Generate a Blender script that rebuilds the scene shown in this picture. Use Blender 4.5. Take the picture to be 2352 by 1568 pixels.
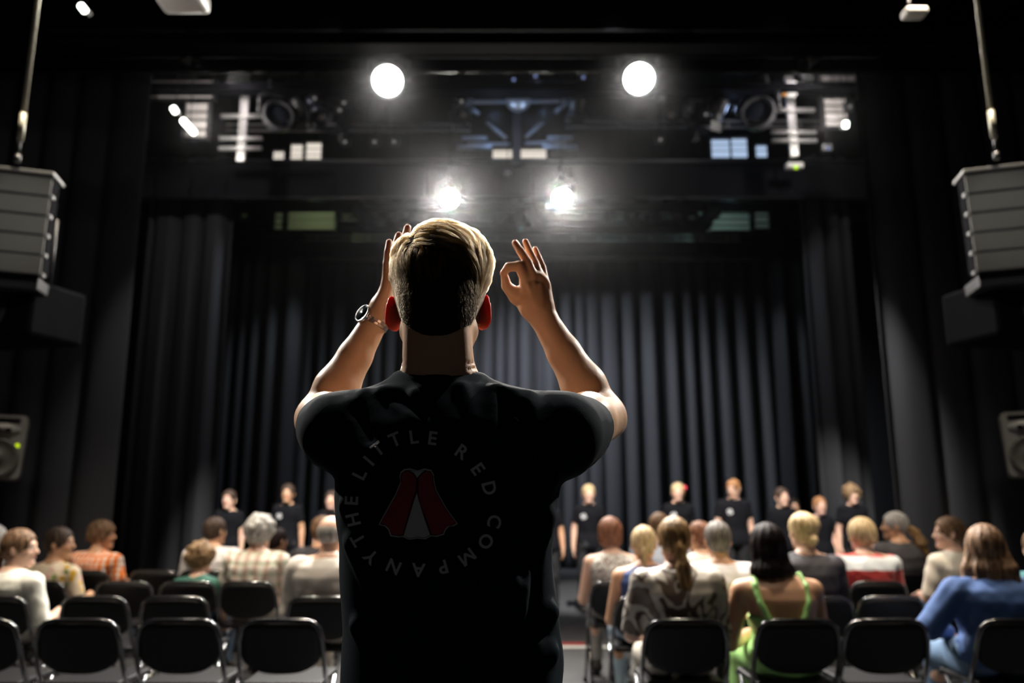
import bpy, bmesh, math, random
import numpy as np
from mathutils import Vector, Matrix, Euler
from mathutils.bvhtree import BVHTree

S = bpy.context.scene
COL = S.collection
for o in list(bpy.data.objects):
    bpy.data.objects.remove(o)
PI = math.pi

# ------------------------------------------------------------------ camera
FPX = 1850.0
PITCH = math.radians(11.13)
CH = 1.35
cam_d = bpy.data.cameras.new('camera')
cam = bpy.data.objects.new('camera', cam_d)
COL.objects.link(cam)
cam.location = (0, 0, CH)
cam.rotation_euler = (PI / 2 + PITCH, 0, 0)
cam_d.sensor_width = 36
cam_d.lens = FPX * 36 / 2352
cam_d.clip_start = 0.05
cam_d.clip_end = 60
cam_d.dof.use_dof = True
cam_d.dof.focus_distance = 1.36
cam_d.dof.aperture_fstop = 2.7
S.camera = cam
S.view_settings.view_transform = 'Standard'
S.view_settings.look = 'None'
S.view_settings.exposure = 0.0
S.view_settings.gamma = 1.0
S.view_settings.use_curve_mapping = False
S.cycles.max_bounces = 8
S.cycles.diffuse_bounces = 3
S.cycles.glossy_bounces = 3
S.cycles.volume_bounces = 0

# ------------------------------------------------------------------ world and lamps
W = bpy.data.worlds.new('world')
S.world = W
W.use_nodes = True
W.node_tree.nodes['Background'].inputs[0].default_value = (0.35, 0.45, 0.6, 1)
W.node_tree.nodes['Background'].inputs[1].default_value = 0.0


def spot(name, loc, target, power, color=(1, 1, 1), size=60, blend=0.5, rad=0.08):
    d = bpy.data.lights.new(name, 'SPOT')
    d.energy = power
    d.color = color
    d.spot_size = math.radians(size)
    d.spot_blend = blend
    d.shadow_soft_size = rad
    o = bpy.data.objects.new(name, d)
    COL.objects.link(o)
    o.location = loc
    o.rotation_euler = (Vector(target) - Vector(loc)).to_track_quat('-Z', 'Y').to_euler()
    return o


def point(name, loc, power, color=(1, 1, 1), rad=0.05):
    d = bpy.data.lights.new(name, 'POINT')
    d.energy = power
    d.color = color
    d.shadow_soft_size = rad
    o = bpy.data.objects.new(name, d)
    COL.objects.link(o)
    o.location = loc
    return o


def area(name, loc, target, power, color=(1, 1, 1), sx=1, sy=1):
    d = bpy.data.lights.new(name, 'AREA')
    d.shape = 'RECTANGLE'
    d.size = sx
    d.size_y = sy
    d.energy = power
    d.color = color
    o = bpy.data.objects.new(name, d)
    COL.objects.link(o)
    o.location = loc
    o.rotation_euler = (Vector(target) - Vector(loc)).to_track_quat('-Z', 'Y').to_euler()
    return o


WARM = (1.0, 0.86, 0.68)
NEUT = (1.0, 0.95, 0.88)
COOL = (0.88, 0.93, 1.0)
# overhead lamps between the conductor and the audience (their fixtures are built below)
LAMPS = [
    ('house_lamp', (-3.2, 5.0, 6.5), (-3.1, 6.1, 0.9), 1400, WARM, 50),
    ('house_lamp', (-1.2, 5.0, 6.5), (-1.4, 6.0, 0.9), 1080, WARM, 50),
    ('house_lamp', (1.5, 5.0, 6.5), (1.2, 5.9, 0.9), 880, WARM, 50),
    ('house_lamp', (3.3, 5.0, 6.5), (3.2, 6.1, 0.9), 1400, WARM, 50),
    ('house_lamp', (-1.6, 3.1, 6.4), (-2.2, 5.6, 0.9), 220, WARM, 46),
    ('house_lamp', (1.6, 3.1, 6.4), (2.0, 5.6, 0.9), 220, WARM, 46),
    ('house_lamp', (-1.9, 3.6, 6.1), (-0.15, 1.35, 1.5), 520, NEUT, 15),
    ('house_lamp', (1.8, 3.6, 6.1), (-0.05, 1.35, 1.5), 520, NEUT, 15),
    ('house_lamp', (-4.4, 5.0, 5.2), (-0.3, 1.45, 1.6), 1700, NEUT, 15),
    ('house_lamp', (4.4, 5.0, 5.2), (0.1, 1.45, 1.6), 1700, NEUT, 15),
    ('house_lamp', (0.9, 6.2, 6.2), (1.3, 10.6, 1.2), 5000, NEUT, 28),
    ('house_lamp', (-1.5, 6.2, 6.2), (-2.9, 10.5, 1.2), 5000, NEUT, 24),
    ('house_lamp', (2.3, 6.2, 6.2), (3.6, 10.4, 1.2), 4200, NEUT, 24),
]
for n, l, t, p, c, sz in LAMPS:
    spot(n, l, t, p, c, sz, 0.7, 0.06)
# weak unseen fill light added behind the camera for the conductor's back
area('back_fill', (0.0, -3.2, 1.2), (0, 1.3, 1.4), 0.36, (0.75, 0.9, 1.0), 3.0, 1.2)


def elev(py):
    return PITCH + math.atan((784 - py) / FPX)


def P(px, py, Y):
    """world point seen at pixel (px, py) whose world distance along +Y is Y"""
    z = math.tan(elev(py)) * Y
    d = Y * math.cos(PITCH) + z * math.sin(PITCH)
    return np.array([(px - 1176) / FPX * d, Y, CH + z])


def pxm(Y, py=900):
    z = math.tan(elev(py)) * Y
    return FPX / (Y * math.cos(PITCH) + z * math.sin(PITCH))


# ------------------------------------------------------------------ materials
def mat(name, col=(0.5, 0.5, 0.5), rough=0.6, metal=0.0, spec=0.5, bump=None, sheen=0.0, sss=0.0, noise=None, clear=0.0, coat_rough=0.1):
    m = bpy.data.materials.new(name)
    m.use_nodes = True
    nt = m.node_tree
    b = nt.nodes['Principled BSDF']
    b.inputs['Base Color'].default_value = (*col, 1)
    b.inputs['Roughness'].default_value = rough
    b.inputs['Metallic'].default_value = metal
    b.inputs['Specular IOR Level'].default_value = spec
    if sheen:
        b.inputs['Sheen Weight'].default_value = sheen
        b.inputs['Sheen Roughness'].default_value = 0.5
    if clear:
        b.inputs['Coat Weight'].default_value = clear
        b.inputs['Coat Roughness'].default_value = coat_rough
    if sss:
        b.inputs['Subsurface Weight'].default_value = sss
        b.inputs['Subsurface Radius'].default_value = (1.0, 0.28, 0.12)
        b.inputs['Subsurface Scale'].default_value = 0.012
    tc = nt.nodes.new('ShaderNodeTexCoord')
    if noise:            # (scale, amount) value variation
        n = nt.nodes.new('ShaderNodeTexNoise')
        n.inputs['Scale'].default_value = noise[0]
        n.inputs['Detail'].default_value = 4
        nt.links.new(tc.outputs['Object'], n.inputs['Vector'])
        r = nt.nodes.new('ShaderNodeMapRange')
        r.inputs['To Min'].default_value = 1 - noise[1]
        r.inputs['To Max'].default_value = 1 + noise[1]
        nt.links.new(n.outputs['Fac'], r.inputs['Value'])
        mx = nt.nodes.new('ShaderNodeVectorMath')
        mx.operation = 'SCALE'
        mx.inputs[0].default_value = col
        nt.links.new(r.outputs[0], mx.inputs['Scale'])
        nt.links.new(mx.outputs[0], b.inputs['Base Color'])
    if bump:             # (scale, strength, distance)
        n2 = nt.nodes.new('ShaderNodeTexNoise')
        n2.inputs['Scale'].default_value = bump[0]
        n2.inputs['Detail'].default_value = 5
        nt.links.new(tc.outputs['Object'], n2.inputs['Vector'])
        bp = nt.nodes.new('ShaderNodeBump')
        bp.inputs['Strength'].default_value = bump[1]
        bp.inputs['Distance'].default_value = bump[2]
        nt.links.new(n2.outputs['Fac'], bp.inputs['Height'])
        nt.links.new(bp.outputs[0], b.inputs['Normal'])
    return m


def emit(name, col, strength):
    m = bpy.data.materials.new(name)
    m.use_nodes = True
    nt = m.node_tree
    nt.nodes.remove(nt.nodes['Principled BSDF'])
    e = nt.nodes.new('ShaderNodeEmission')
    e.inputs[0].default_value = (*col, 1)
    e.inputs[1].default_value = strength
    nt.links.new(e.outputs[0], nt.nodes['Material Output'].inputs[0])
    return m


def skin(name, col, wrinkle=True):
    m = mat(name, col, 0.48, spec=0.4, sss=0.35, bump=(90, 0.25, 0.002), noise=(14, 0.08))
    return m


def pattern(name, kind, cols, scale=10.0):
    """printed cloth: kind in check, stripes_x, stripes_z, blobs, floral, bands"""
    m = mat(name, cols[0], 0.8, sheen=0.2)
    nt = m.node_tree
    b = nt.nodes['Principled BSDF']
    tc = nt.nodes.new('ShaderNodeTexCoord')
    mp = nt.nodes.new('ShaderNodeMapping')
    nt.links.new(tc.outputs['Object'], mp.inputs[0])
    nz = nt.nodes.new('ShaderNodeTexNoise')
    nz.inputs['Scale'].default_value = 9
    nt.links.new(tc.outputs['Object'], nz.inputs['Vector'])
    ad = nt.nodes.new('ShaderNodeMixRGB')
    ad.blend_type = 'ADD'
    ad.inputs[0].default_value = 0.04
    nt.links.new(mp.outputs[0], ad.inputs[1])
    nt.links.new(nz.outputs['Color'], ad.inputs[2])
    src = ad.outputs[0]

    def ramp(fac, stops, const=False):
        r = nt.nodes.new('ShaderNodeValToRGB')
        if const:
            r.color_ramp.interpolation = 'CONSTANT'
        els = r.color_ramp.elements
        while len(els) < len(stops):
            els.new(0.5)
        for e, (p, c) in zip(els, stops):
            e.position = p
            e.color = (*c, 1)
        nt.links.new(fac, r.inputs[0])
        return r.outputs[0]
    if kind == 'blobs':
        n = nt.nodes.new('ShaderNodeTexNoise')
        n.inputs['Scale'].default_value = scale
        n.inputs['Detail'].default_value = 1.5
        n.inputs['Distortion'].default_value = 1.2
        nt.links.new(src, n.inputs['Vector'])
        k = len(cols)
        out = ramp(n.outputs['Fac'], [(0.0 if i == 0 else 0.36 + 0.28 * i / k, c) for i, c in enumerate(cols)], True)
    elif kind == 'floral':
        v = nt.nodes.new('ShaderNodeTexVoronoi')
        v.inputs['Scale'].default_value = scale
        nt.links.new(src, v.inputs['Vector'])
        sp = nt.nodes.new('ShaderNodeSeparateColor')
        nt.links.new(v.outputs['Color'], sp.inputs[0])
        k = len(cols)
        c1 = ramp(sp.outputs[0], [(i / k, c) for i, c in enumerate(cols)], True)
        f = ramp(v.outputs['Distance'], [(0, (1, 1, 1)), (0.42, (0, 0, 0))], True)
        mx = nt.nodes.new('ShaderNodeMixRGB')
        mx.inputs[1].default_value = (*cols[0], 1)
        nt.links.new(f, mx.inputs[0])
        nt.links.new(c1, mx.inputs[2])
        out = mx.outputs[0]
    elif kind in ('stripes_x', 'stripes_z', 'check'):
        sp = nt.nodes.new('ShaderNodeSeparateXYZ')
        nt.links.new(src, sp.inputs[0])

        def saw(o, sc):
            a = nt.nodes.new('ShaderNodeMath')
            a.operation = 'MULTIPLY'
            a.inputs[1].default_value = sc
            nt.links.new(o, a.inputs[0])
            f = nt.nodes.new('ShaderNodeMath')
            f.operation = 'FRACT'
            nt.links.new(a.outputs[0], f.inputs[0])
            return f.outputs[0]
        k = len(cols)
        st = [(i / k, c) for i, c in enumerate(cols)]
        if kind == 'stripes_x':
            out = ramp(saw(sp.outputs[0], scale), st, True)
        elif kind == 'stripes_z':
            out = ramp(saw(sp.outputs[2], scale), st, True)
        else:
            a = ramp(saw(sp.outputs[0], scale), [(0, cols[0]), (0.55, cols[1])], True)
            bb = ramp(saw(sp.outputs[2], scale), [(0, (1, 1, 1)), (0.6, cols[2] if k > 2 else cols[1])], True)
            mx = nt.nodes.new('ShaderNodeMixRGB')
            mx.blend_type = 'MULTIPLY'
            mx.inputs[0].default_value = 1
            nt.links.new(a, mx.inputs[1])
            nt.links.new(bb, mx.inputs[2])
            out = mx.outputs[0]
    elif kind == 'bands':      # cols = [(z, colour), ...]
        sp = nt.nodes.new('ShaderNodeSeparateXYZ')
        nt.links.new(src, sp.inputs[0])
        mr = nt.nodes.new('ShaderNodeMapRange')
        mr.inputs['From Min'].default_value = 0.4
        mr.inputs['From Max'].default_value = 1.6
        nt.links.new(sp.outputs[2], mr.inputs['Value'])
        out = ramp(mr.outputs[0], [((z - 0.4) / 1.2, c) for z, c in scale], True)
    nt.links.new(out, b.inputs['Base Color'])
    return m


def hairmat(name, c1, c2, scale=1.0):
    """streaky hair colour: fine stripes running down the hair"""
    m = mat(name, c1, 0.55, spec=0.25 if sum(c1) > 0.1 else 0.08)
    nt = m.node_tree
    b = nt.nodes['Principled BSDF']
    tc = nt.nodes.new('ShaderNodeTexCoord')
    mp = nt.nodes.new('ShaderNodeMapping')
    mp.inputs['Scale'].default_value = (70 * scale, 70 * scale, 9 * scale)
    nt.links.new(tc.outputs['Object'], mp.inputs[0])
    n = nt.nodes.new('ShaderNodeTexNoise')
    n.inputs['Scale'].default_value = 1
    n.inputs['Detail'].default_value = 3
    n.inputs['Distortion'].default_value = 0.6
    nt.links.new(mp.outputs[0], n.inputs['Vector'])
    r = nt.nodes.new('ShaderNodeValToRGB')
    r.color_ramp.elements[0].position = 0.36
    r.color_ramp.elements[0].color = (*c2, 1)
    r.color_ramp.elements[1].position = 0.62
    r.color_ramp.elements[1].color = (*c1, 1)
    nt.links.new(n.outputs['Fac'], r.inputs[0])
    nt.links.new(r.outputs[0], b.inputs['Base Color'])
    bp = nt.nodes.new('ShaderNodeBump')
    bp.inputs['Strength'].default_value = 0.7
    bp.inputs['Distance'].default_value = 0.006
    nt.links.new(n.outputs['Fac'], bp.inputs['Height'])
    nt.links.new(bp.outputs[0], b.inputs['Normal'])
    return m


M = {}
M['black_metal'] = mat('black painted metal', (0.012, 0.012, 0.014), 0.42, 0.0, 0.5)
M['black_matte'] = mat('matte black', (0.003, 0.003, 0.004), 0.95, 0, 0.03)
M['wall'] = mat('black painted wall', (0.010, 0.010, 0.012), 0.9, 0, 0.2, bump=(30, 0.2, 0.01))
M['ceiling'] = mat('black ceiling', (0.008, 0.008, 0.010), 0.9, 0, 0.2)
M['grey_metal'] = mat('grey galvanised metal', (0.32, 0.31, 0.31), 0.4, 0.6, 0.5, noise=(20, 0.2))
M['alu'] = mat('aluminium', (0.55, 0.55, 0.56), 0.35, 0.8)
M['grille'] = mat('grey speaker grille', (0.10, 0.098, 0.09), 0.7, 0.0, bump=(400, 0.6, 0.003))
M['speaker_grey'] = mat('grey moulded plastic', (0.10, 0.10, 0.097), 0.5)
M['cone'] = mat('speaker cone', (0.03, 0.03, 0.028), 0.6)
M['chair_plastic'] = mat('glossy black chair plastic', (0.0025, 0.0025, 0.0035), 0.5, 0, 0.22)
M['chair_tube'] = mat('black enamelled tube', (0.012, 0.012, 0.014), 0.2, 0, 0.6, clear=1.0, coat_rough=0.1)
M['rubber'] = mat('rubber', (0.02, 0.02, 0.02), 0.8)
M['steel'] = mat('bright steel', (0.6, 0.6, 0.6), 0.25, 1.0)
M['white_plastic'] = mat('white plastic', (0.55, 0.53, 0.50), 0.5)
M['white_tape'] = mat('white floor tape', (0.75, 0.75, 0.72), 0.6)
M['red_tape'] = mat('red floor tape', (0.55, 0.05, 0.04), 0.6)
M['cable'] = mat('worn steel chain hoist rod', (0.34, 0.32, 0.25), 0.5, 0.3, noise=(15, 0.3))
M['eye_white'] = mat('eye white', (0.7, 0.68, 0.65), 0.25)
M['iris'] = mat('iris', (0.05, 0.03, 0.02), 0.2)
M['lip'] = mat('lips', (0.45, 0.16, 0.13), 0.45)
M['shoe'] = mat('dark leather shoe', (0.02, 0.018, 0.018), 0.4)
M['shoe_white'] = mat('white trainer', (0.6, 0.6, 0.58), 0.6)
M['lens_lit'] = emit('lit lens', (1.0, 0.97, 0.90), 60)
M['lens_dark'] = mat('lens glass', (0.03, 0.035, 0.05), 0.1, 0, 0.8)
M['led_green'] = emit('green indicator', (0.45, 0.8, 0.0), 1.6)


# ------------------------------------------------------------------ object helpers
def obj(name, me, material=None, parent=None):
    o = bpy.data.objects.new(name, me)
    COL.objects.link(o)
    if material is not None:
        me.materials.clear()
        me.materials.append(material)
    if parent is not None:
        o.parent = parent
    return o


def tag(o, label, cat=None, group=None, kind=None):
    if label:
        o['label'] = label
    if cat:
        o['category'] = cat
    if group:
        o['group'] = group
    if kind:
        o['kind'] = kind
    return o


def empty(name, loc=(0, 0, 0), rz=0.0, label=None, cat=None, group=None):
    o = bpy.data.objects.new(name, None)
    COL.objects.link(o)
    o.empty_display_size = 0.1
    o.location = loc
    o.rotation_euler = (0, 0, rz)
    tag(o, label, cat, group)
    return o


def copy_tree(o, parent=None, kids=None):
    if kids is None:
        kids = {}
        for x in bpy.data.objects:
            if x.parent:
                kids.setdefault(x.parent.name, []).append(x)
    c = o.copy()
    COL.objects.link(c)
    c.parent = parent
    for ch in kids.get(o.name, []):
        copy_tree(ch, c, kids)
    return c


def mesh_np(name, V, Q, smooth=True):
    me = bpy.data.meshes.new(name)
    V = np.asarray(V, np.float32)
    Q = np.asarray(Q, np.int32)
    k = Q.shape[1]
    me.vertices.add(len(V))
    me.vertices.foreach_set('co', V.ravel())
    me.loops.add(Q.size)
    me.loops.foreach_set('vertex_index', Q.ravel())
    me.polygons.add(len(Q))
    me.polygons.foreach_set('loop_start', np.arange(0, Q.size, k, dtype=np.int32))
    me.update(calc_edges=True)
    if smooth:
        me.polygons.foreach_set('use_smooth', np.ones(len(Q), bool))
    return me


class MB:
    """collects shapes into one mesh"""
    def __init__(s):
        s.bm = bmesh.new()

    def box(s, c, size, R=None, bevel=0.0):
        c = Vector(c)
        r = bmesh.ops.create_cube(s.bm, size=1)
        vs = r['verts']
        Mx = Matrix.Diagonal((*size, 1))
        if R is not None:
            Mx = R.to_4x4() @ Mx
        bmesh.ops.transform(s.bm, matrix=Matrix.Translation(c) @ Mx, verts=vs)
        if bevel:
            es = list({e for v in vs for e in v.link_edges})
            bmesh.ops.bevel(s.bm, geom=es, offset=bevel, segments=2, affect='EDGES', profile=0.5)
        return s

    def bar(s, a, b, w, h=None):
        a, b = Vector(a), Vector(b)
        d = b - a
        R = d.to_track_quat('Z', 'Y').to_matrix()
        return s.box((a + b) / 2, (w, h or w, d.length), R)

    def tube(s, pts, r, n=8, caps=True, closed=False):
        pts = [Vector(p) for p in pts]
        rs = r if isinstance(r, (list, tuple)) else [r] * len(pts)
        rings = []
        prev = None
        m = len(pts)
        for i, p in enumerate(pts):
            if closed:
                t = (pts[(i + 1) % m] - pts[i - 1]).normalized()
            else:
                t = (pts[min(i + 1, m - 1)] - pts[max(i - 1, 0)]).normalized()
            if prev is None:
                u = t.orthogonal().normalized()
            else:
                u = (prev - t * prev.dot(t)).normalized()
            prev = u
            v = t.cross(u)
            rings.append([s.bm.verts.new(p + (u * math.cos(2 * PI * k / n) + v * math.sin(2 * PI * k / n)) * rs[i]) for k in range(n)])
        rng = range(m) if closed else range(m - 1)
        for i in rng:
            A, B = rings[i], rings[(i + 1) % m]
            for k in range(n):
                f = s.bm.faces.new((A[k], A[(k + 1) % n], B[(k + 1) % n], B[k]))
                f.smooth = True
        if caps and not closed:
            s.bm.faces.new(list(reversed(rings[0])))
            s.bm.faces.new(rings[-1])
        return s

    def lathe(s, prof, n=24, M4=None):
        """prof: list of (r, z) about local Z"""
        rings = []
        new = []
        for r, z in prof:
            if r < 1e-6:
                v = s.bm.verts.new((0, 0, z))
                new.append(v)
                rings.append([v])
            else:
                rg = [s.bm.verts.new((r * math.cos(2 * PI * k / n), r * math.sin(2 * PI * k / n), z)) for k in range(n)]
                new += rg
                rings.append(rg)
        for A, B in zip(rings, rings[1:]):
            for k in range(n):
                k2 = (k + 1) % n
                vs = [A[k % len(A)], A[k2 % len(A)], B[k2 % len(B)], B[k % len(B)]]
                u = []
                for v in vs:
                    if v not in u:
                        u.append(v)
                if len(u) > 2:
                    f = s.bm.faces.new(u)
                    f.smooth = True
        if M4 is not None:
            bmesh.ops.transform(s.bm, matrix=M4, verts=new)
        return s

    def poly(s, pts, depth, M4=None):
        """flat outline in XY, extruded by depth along Z"""
        A = [s.bm.verts.new((x, y, 0)) for x, y in pts]
        B = [s.bm.verts.new((x, y, depth)) for x, y in pts]
        s.bm.faces.new(list(reversed(A)))
        s.bm.faces.new(B)
        n = len(pts)
        for i in range(n):
            s.bm.faces.new((A[i], A[(i + 1) % n], B[(i + 1) % n], B[i]))
        if M4 is not None:
            bmesh.ops.transform(s.bm, matrix=M4, verts=A + B)
        return s

    def build(s, name, material, parent=None, smooth_angle=None):
        bmesh.ops.recalc_face_normals(s.bm, faces=s.bm.faces)
        me = bpy.data.meshes.new(name)
        s.bm.to_mesh(me)
        s.bm.free()
        return obj(name, me, material, parent)


# ------------------------------------------------------------------ signed-distance sculpting
def axis(lo, hi, coarse, fine=None, ivs=()):
    xs = [lo]
    while xs[-1] < hi:
        x = xs[-1]
        st = fine if fine and any(a <= x <= b for a, b in ivs) else coarse
        xs.append(x + st)
    return np.array(xs, np.float32)


class SDF:
    def __init__(s, xs, ys, zs):
        s.ax = (xs, ys, zs)
        s.F = np.full((len(xs), len(ys), len(zs)), 0.5, np.float32)

    def region(s, lo, hi):
        sl = []
        for a, l, h in zip(s.ax, lo, hi):
            i0 = max(0, int(np.searchsorted(a, l)) - 1)
            i1 = min(len(a), int(np.searchsorted(a, h)) + 1)
            if i1 <= i0:
                return None
            sl.append(slice(i0, i1))
        x = s.ax[0][sl[0]][:, None, None]
        y = s.ax[1][sl[1]][None, :, None]
        z = s.ax[2][sl[2]][None, None, :]
        return tuple(sl), x, y, z

    def mix(s, sl, d, k, sub=False):
        A = s.F[sl]
        if sub:
            d = -d
            h = np.maximum(k - np.abs(A - d), 0) / k
            s.F[sl] = np.maximum(A, d) + h * h * k * 0.25
        else:
            h = np.maximum(k - np.abs(A - d), 0) / k
            s.F[sl] = np.minimum(A, d) - h * h * k * 0.25

    def cap(s, a, b, ra, rb=None, k=0.01, flat=None, sub=False, clip=None):
        """tapered capsule; flat = (axis, factor) squashes it along that axis"""
        rb = ra if rb is None else rb
        a = np.array(a, float)
        b = np.array(b, float)
        R = max(ra, rb) + k + 0.02
        r = s.region(np.minimum(a, b) - R, np.maximum(a, b) + R)
        if r is None:
            return s
        sl, x, y, z = r
        p = [x - a[0], y - a[1], z - a[2]]
        e = b - a
        fac = 1.0
        if flat is not None:
            n, f = np.array(flat[0], float), flat[1]
            n /= np.linalg.norm(n)
            g = 1 / f - 1
            dn = p[0] * n[0] + p[1] * n[1] + p[2] * n[2]
            p = [p[i] + g * dn * n[i] for i in range(3)]
            e = e + g * e.dot(n) * n
            fac = f
        ee = max(e.dot(e), 1e-12)
        t = np.clip((p[0] * e[0] + p[1] * e[1] + p[2] * e[2]) / ee, 0, 1)
        d = np.sqrt((p[0] - t * e[0]) ** 2 + (p[1] - t * e[1]) ** 2 + (p[2] - t * e[2]) ** 2) - (ra + (rb - ra) * t)
        if fac != 1.0:
            d = d * (fac + (1 - fac) * 0.5)
        if clip is not None:
            q_, n_ = clip
            dp = (x - q_[0]) * n_[0] + (y - q_[1]) * n_[1] + (z - q_[2]) * n_[2]
            d = np.maximum(d, dp)
        s.mix(sl, d, k, sub)
        return s

    def chain(s, pts, rs, k=0.008, flat=None):
        for i in range(len(pts) - 1):
            s.cap(pts[i], pts[i + 1], rs[i], rs[i + 1], k if i == 0 else min(k, 0.0018), flat)
        return s

    def ell(s, c, r, R=None, k=0.01, sub=False):
        c = np.array(c, float)
        r = np.array(r, float)
        B = r.max() + k + 0.02
        g = s.region(c - B, c + B)
        if g is None:
            return s
        sl, x, y, z = g
        px, py, pz = x - c[0], y - c[1], z - c[2]
        if R is None:
            q = (px, py, pz)
        else:
            R = np.array(R)
            q = tuple(px * R[0, i] + py * R[1, i] + pz * R[2, i] for i in range(3))
        k0 = np.sqrt((q[0] / r[0]) ** 2 + (q[1] / r[1]) ** 2 + (q[2] / r[2]) ** 2)
        k1 = np.sqrt((q[0] / r[0] ** 2) ** 2 + (q[1] / r[1] ** 2) ** 2 + (q[2] / r[2] ** 2) ** 2)
        d = k0 * (k0 - 1) / np.maximum(k1, 1e-6)
        s.mix(sl, d, k, sub)
        return s

    def loft(s, prof, off=0.0, n=2.4, k=0.02, zlo=None, zhi=None):
        """prof rows: z, cx, cy, a, b (half widths)"""
        A = np.array(prof, float)
        z0 = A[0, 0] if zlo is None else zlo
        z1 = A[-1, 0] if zhi is None else zhi
        mr = A[:, 3:5].max() + off + 0.06
        g = s.region((A[:, 1].min() - mr, A[:, 2].min() - mr, z0 - 0.05), (A[:, 1].max() + mr, A[:, 2].max() + mr, z1 + 0.05))
        if g is None:
            return s
        sl, x, y, z = g
        zz = z.ravel()
        cx, cy, a, b = [np.interp(zz, A[:, 0], A[:, i])[None, None, :] for i in (1, 2, 3, 4)]
        a = a + off
        b = b + off
        q = (np.abs((x - cx) / a) ** n + np.abs((y - cy) / b) ** n) ** (1 / n)
        d = (q - 1) * np.minimum(a, b)
        dz = np.maximum(z - z1, z0 - z)
        m = 0.012
        hh = np.maximum(m - np.abs(d - dz), 0) / m
        d = np.maximum(d, dz) + hh * hh * m * 0.25
        s.mix(sl, d, k)
        return s

    def half(s, p, n, lo, hi, k=0.004):
        """cut away the side the normal points to, inside a region"""
        g = s.region(lo, hi)
        if g is None:
            return s
        sl, x, y, z = g
        n = np.array(n, float)
        n /= np.linalg.norm(n)
        d = (x - p[0]) * n[0] + (y - p[1]) * n[1] + (z - p[2]) * n[2]
        s.mix(sl, -d, k, sub=True)
        return s

    def ripple(s, amp, freq, seed=0, aniso=(1, 1, 1)):
        rg = np.random.RandomState(seed)
        x = s.ax[0][:, None, None] * aniso[0]
        y = s.ax[1][None, :, None] * aniso[1]
        z = s.ax[2][None, None, :] * aniso[2]
        for i in range(4):
            f = freq * (0.7 + 0.9 * rg.rand()) * rg.choice([1, 1.6])
            v = rg.randn(3)
            v /= np.linalg.norm(v)
            ph = rg.rand() * 6
            s.F += (amp / 2.5 * np.sin(f * (x * v[0] + y * v[1] + z * v[2]) + ph + 1.5 * np.sin(f * 0.37 * (x * v[1] - y * v[2] + z * v[0]) + ph))).astype(np.float32)
        return s

    def mesh(s, name):
        F = s.F
        F[0], F[-1] = 0.5, 0.5
        F[:, 0], F[:, -1] = 0.5, 0.5
        F[:, :, 0], F[:, :, -1] = 0.5, 0.5
        ins = F < 0
        nx, ny, nz = F.shape
        cnt = np.zeros((nx - 1, ny - 1, nz - 1), np.int8)
        for i in (0, 1):
            for j in (0, 1):
                for k in (0, 1):
                    cnt += ins[i:nx - 1 + i, j:ny - 1 + j, k:nz - 1 + k]
        I, J, K = np.nonzero((cnt > 0) & (cnt < 8))
        del cnt
        N = len(I)
        acc = np.zeros((N, 3))
        num = np.zeros(N)
        corners = [(a, b, c) for a in (0, 1) for b in (0, 1) for c in (0, 1)]
        vals = {c: F[I + c[0], J + c[1], K + c[2]] for c in corners}
        for ax in range(3):
            for c in corners:
                if c[ax]:
                    continue
                d = list(c)
                d[ax] = 1
                f0, f1 = vals[c], vals[tuple(d)]
                m = (f0 < 0) != (f1 < 0)
                t = np.where(m, f0 / np.where(m, f0 - f1, 1), 0)
                pos = np.stack([np.full(N, c[0], float), np.full(N, c[1], float), np.full(N, c[2], float)], 1)
                pos[:, ax] = t
                acc[m] += pos[m]
                num[m] += 1
        acc /= num[:, None]
        V = np.empty((N, 3))
        for a, ind in enumerate((I, J, K)):
            A = s.ax[a]
            V[:, a] = A[ind] + acc[:, a] * (A[ind + 1] - A[ind])
        idx = np.full((nx - 1, ny - 1, nz - 1), -1, np.int32)
        idx[I, J, K] = np.arange(N)
        Q = []
        # x edges
        a, b = ins[:-1], ins[1:]
        for ax in range(3):
            if ax == 0:
                E = ins[:-1, 1:-1, 1:-1] != ins[1:, 1:-1, 1:-1]
                i, j, k = np.nonzero(E)
                j += 1
                k += 1
                q = np.stack([idx[i, j - 1, k - 1], idx[i, j, k - 1], idx[i, j, k], idx[i, j - 1, k]], 1)
            elif ax == 1:
                E = ins[1:-1, :-1, 1:-1] != ins[1:-1, 1:, 1:-1]
                i, j, k = np.nonzero(E)
                i += 1
                k += 1
                q = np.stack([idx[i - 1, j, k - 1], idx[i - 1, j, k], idx[i, j, k], idx[i, j, k - 1]], 1)
            else:
                E = ins[1:-1, 1:-1, :-1] != ins[1:-1, 1:-1, 1:]
                i, j, k = np.nonzero(E)
                i += 1
                j += 1
                q = np.stack([idx[i - 1, j - 1, k], idx[i, j - 1, k], idx[i, j, k], idx[i - 1, j, k]], 1)
            fl = ~ins[i, j, k]
            q[fl] = q[fl][:, ::-1]
            Q.append(q)
        Q = np.concatenate(Q)
        s.F = None
        return mesh_np(name, V, Q)


def rotm(yaw=0, pitch=0, roll=0):
    return np.array((Matrix.Rotation(yaw, 3, 'Z') @ Matrix.Rotation(pitch, 3, 'X') @ Matrix.Rotation(roll, 3, 'Y')))
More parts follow.
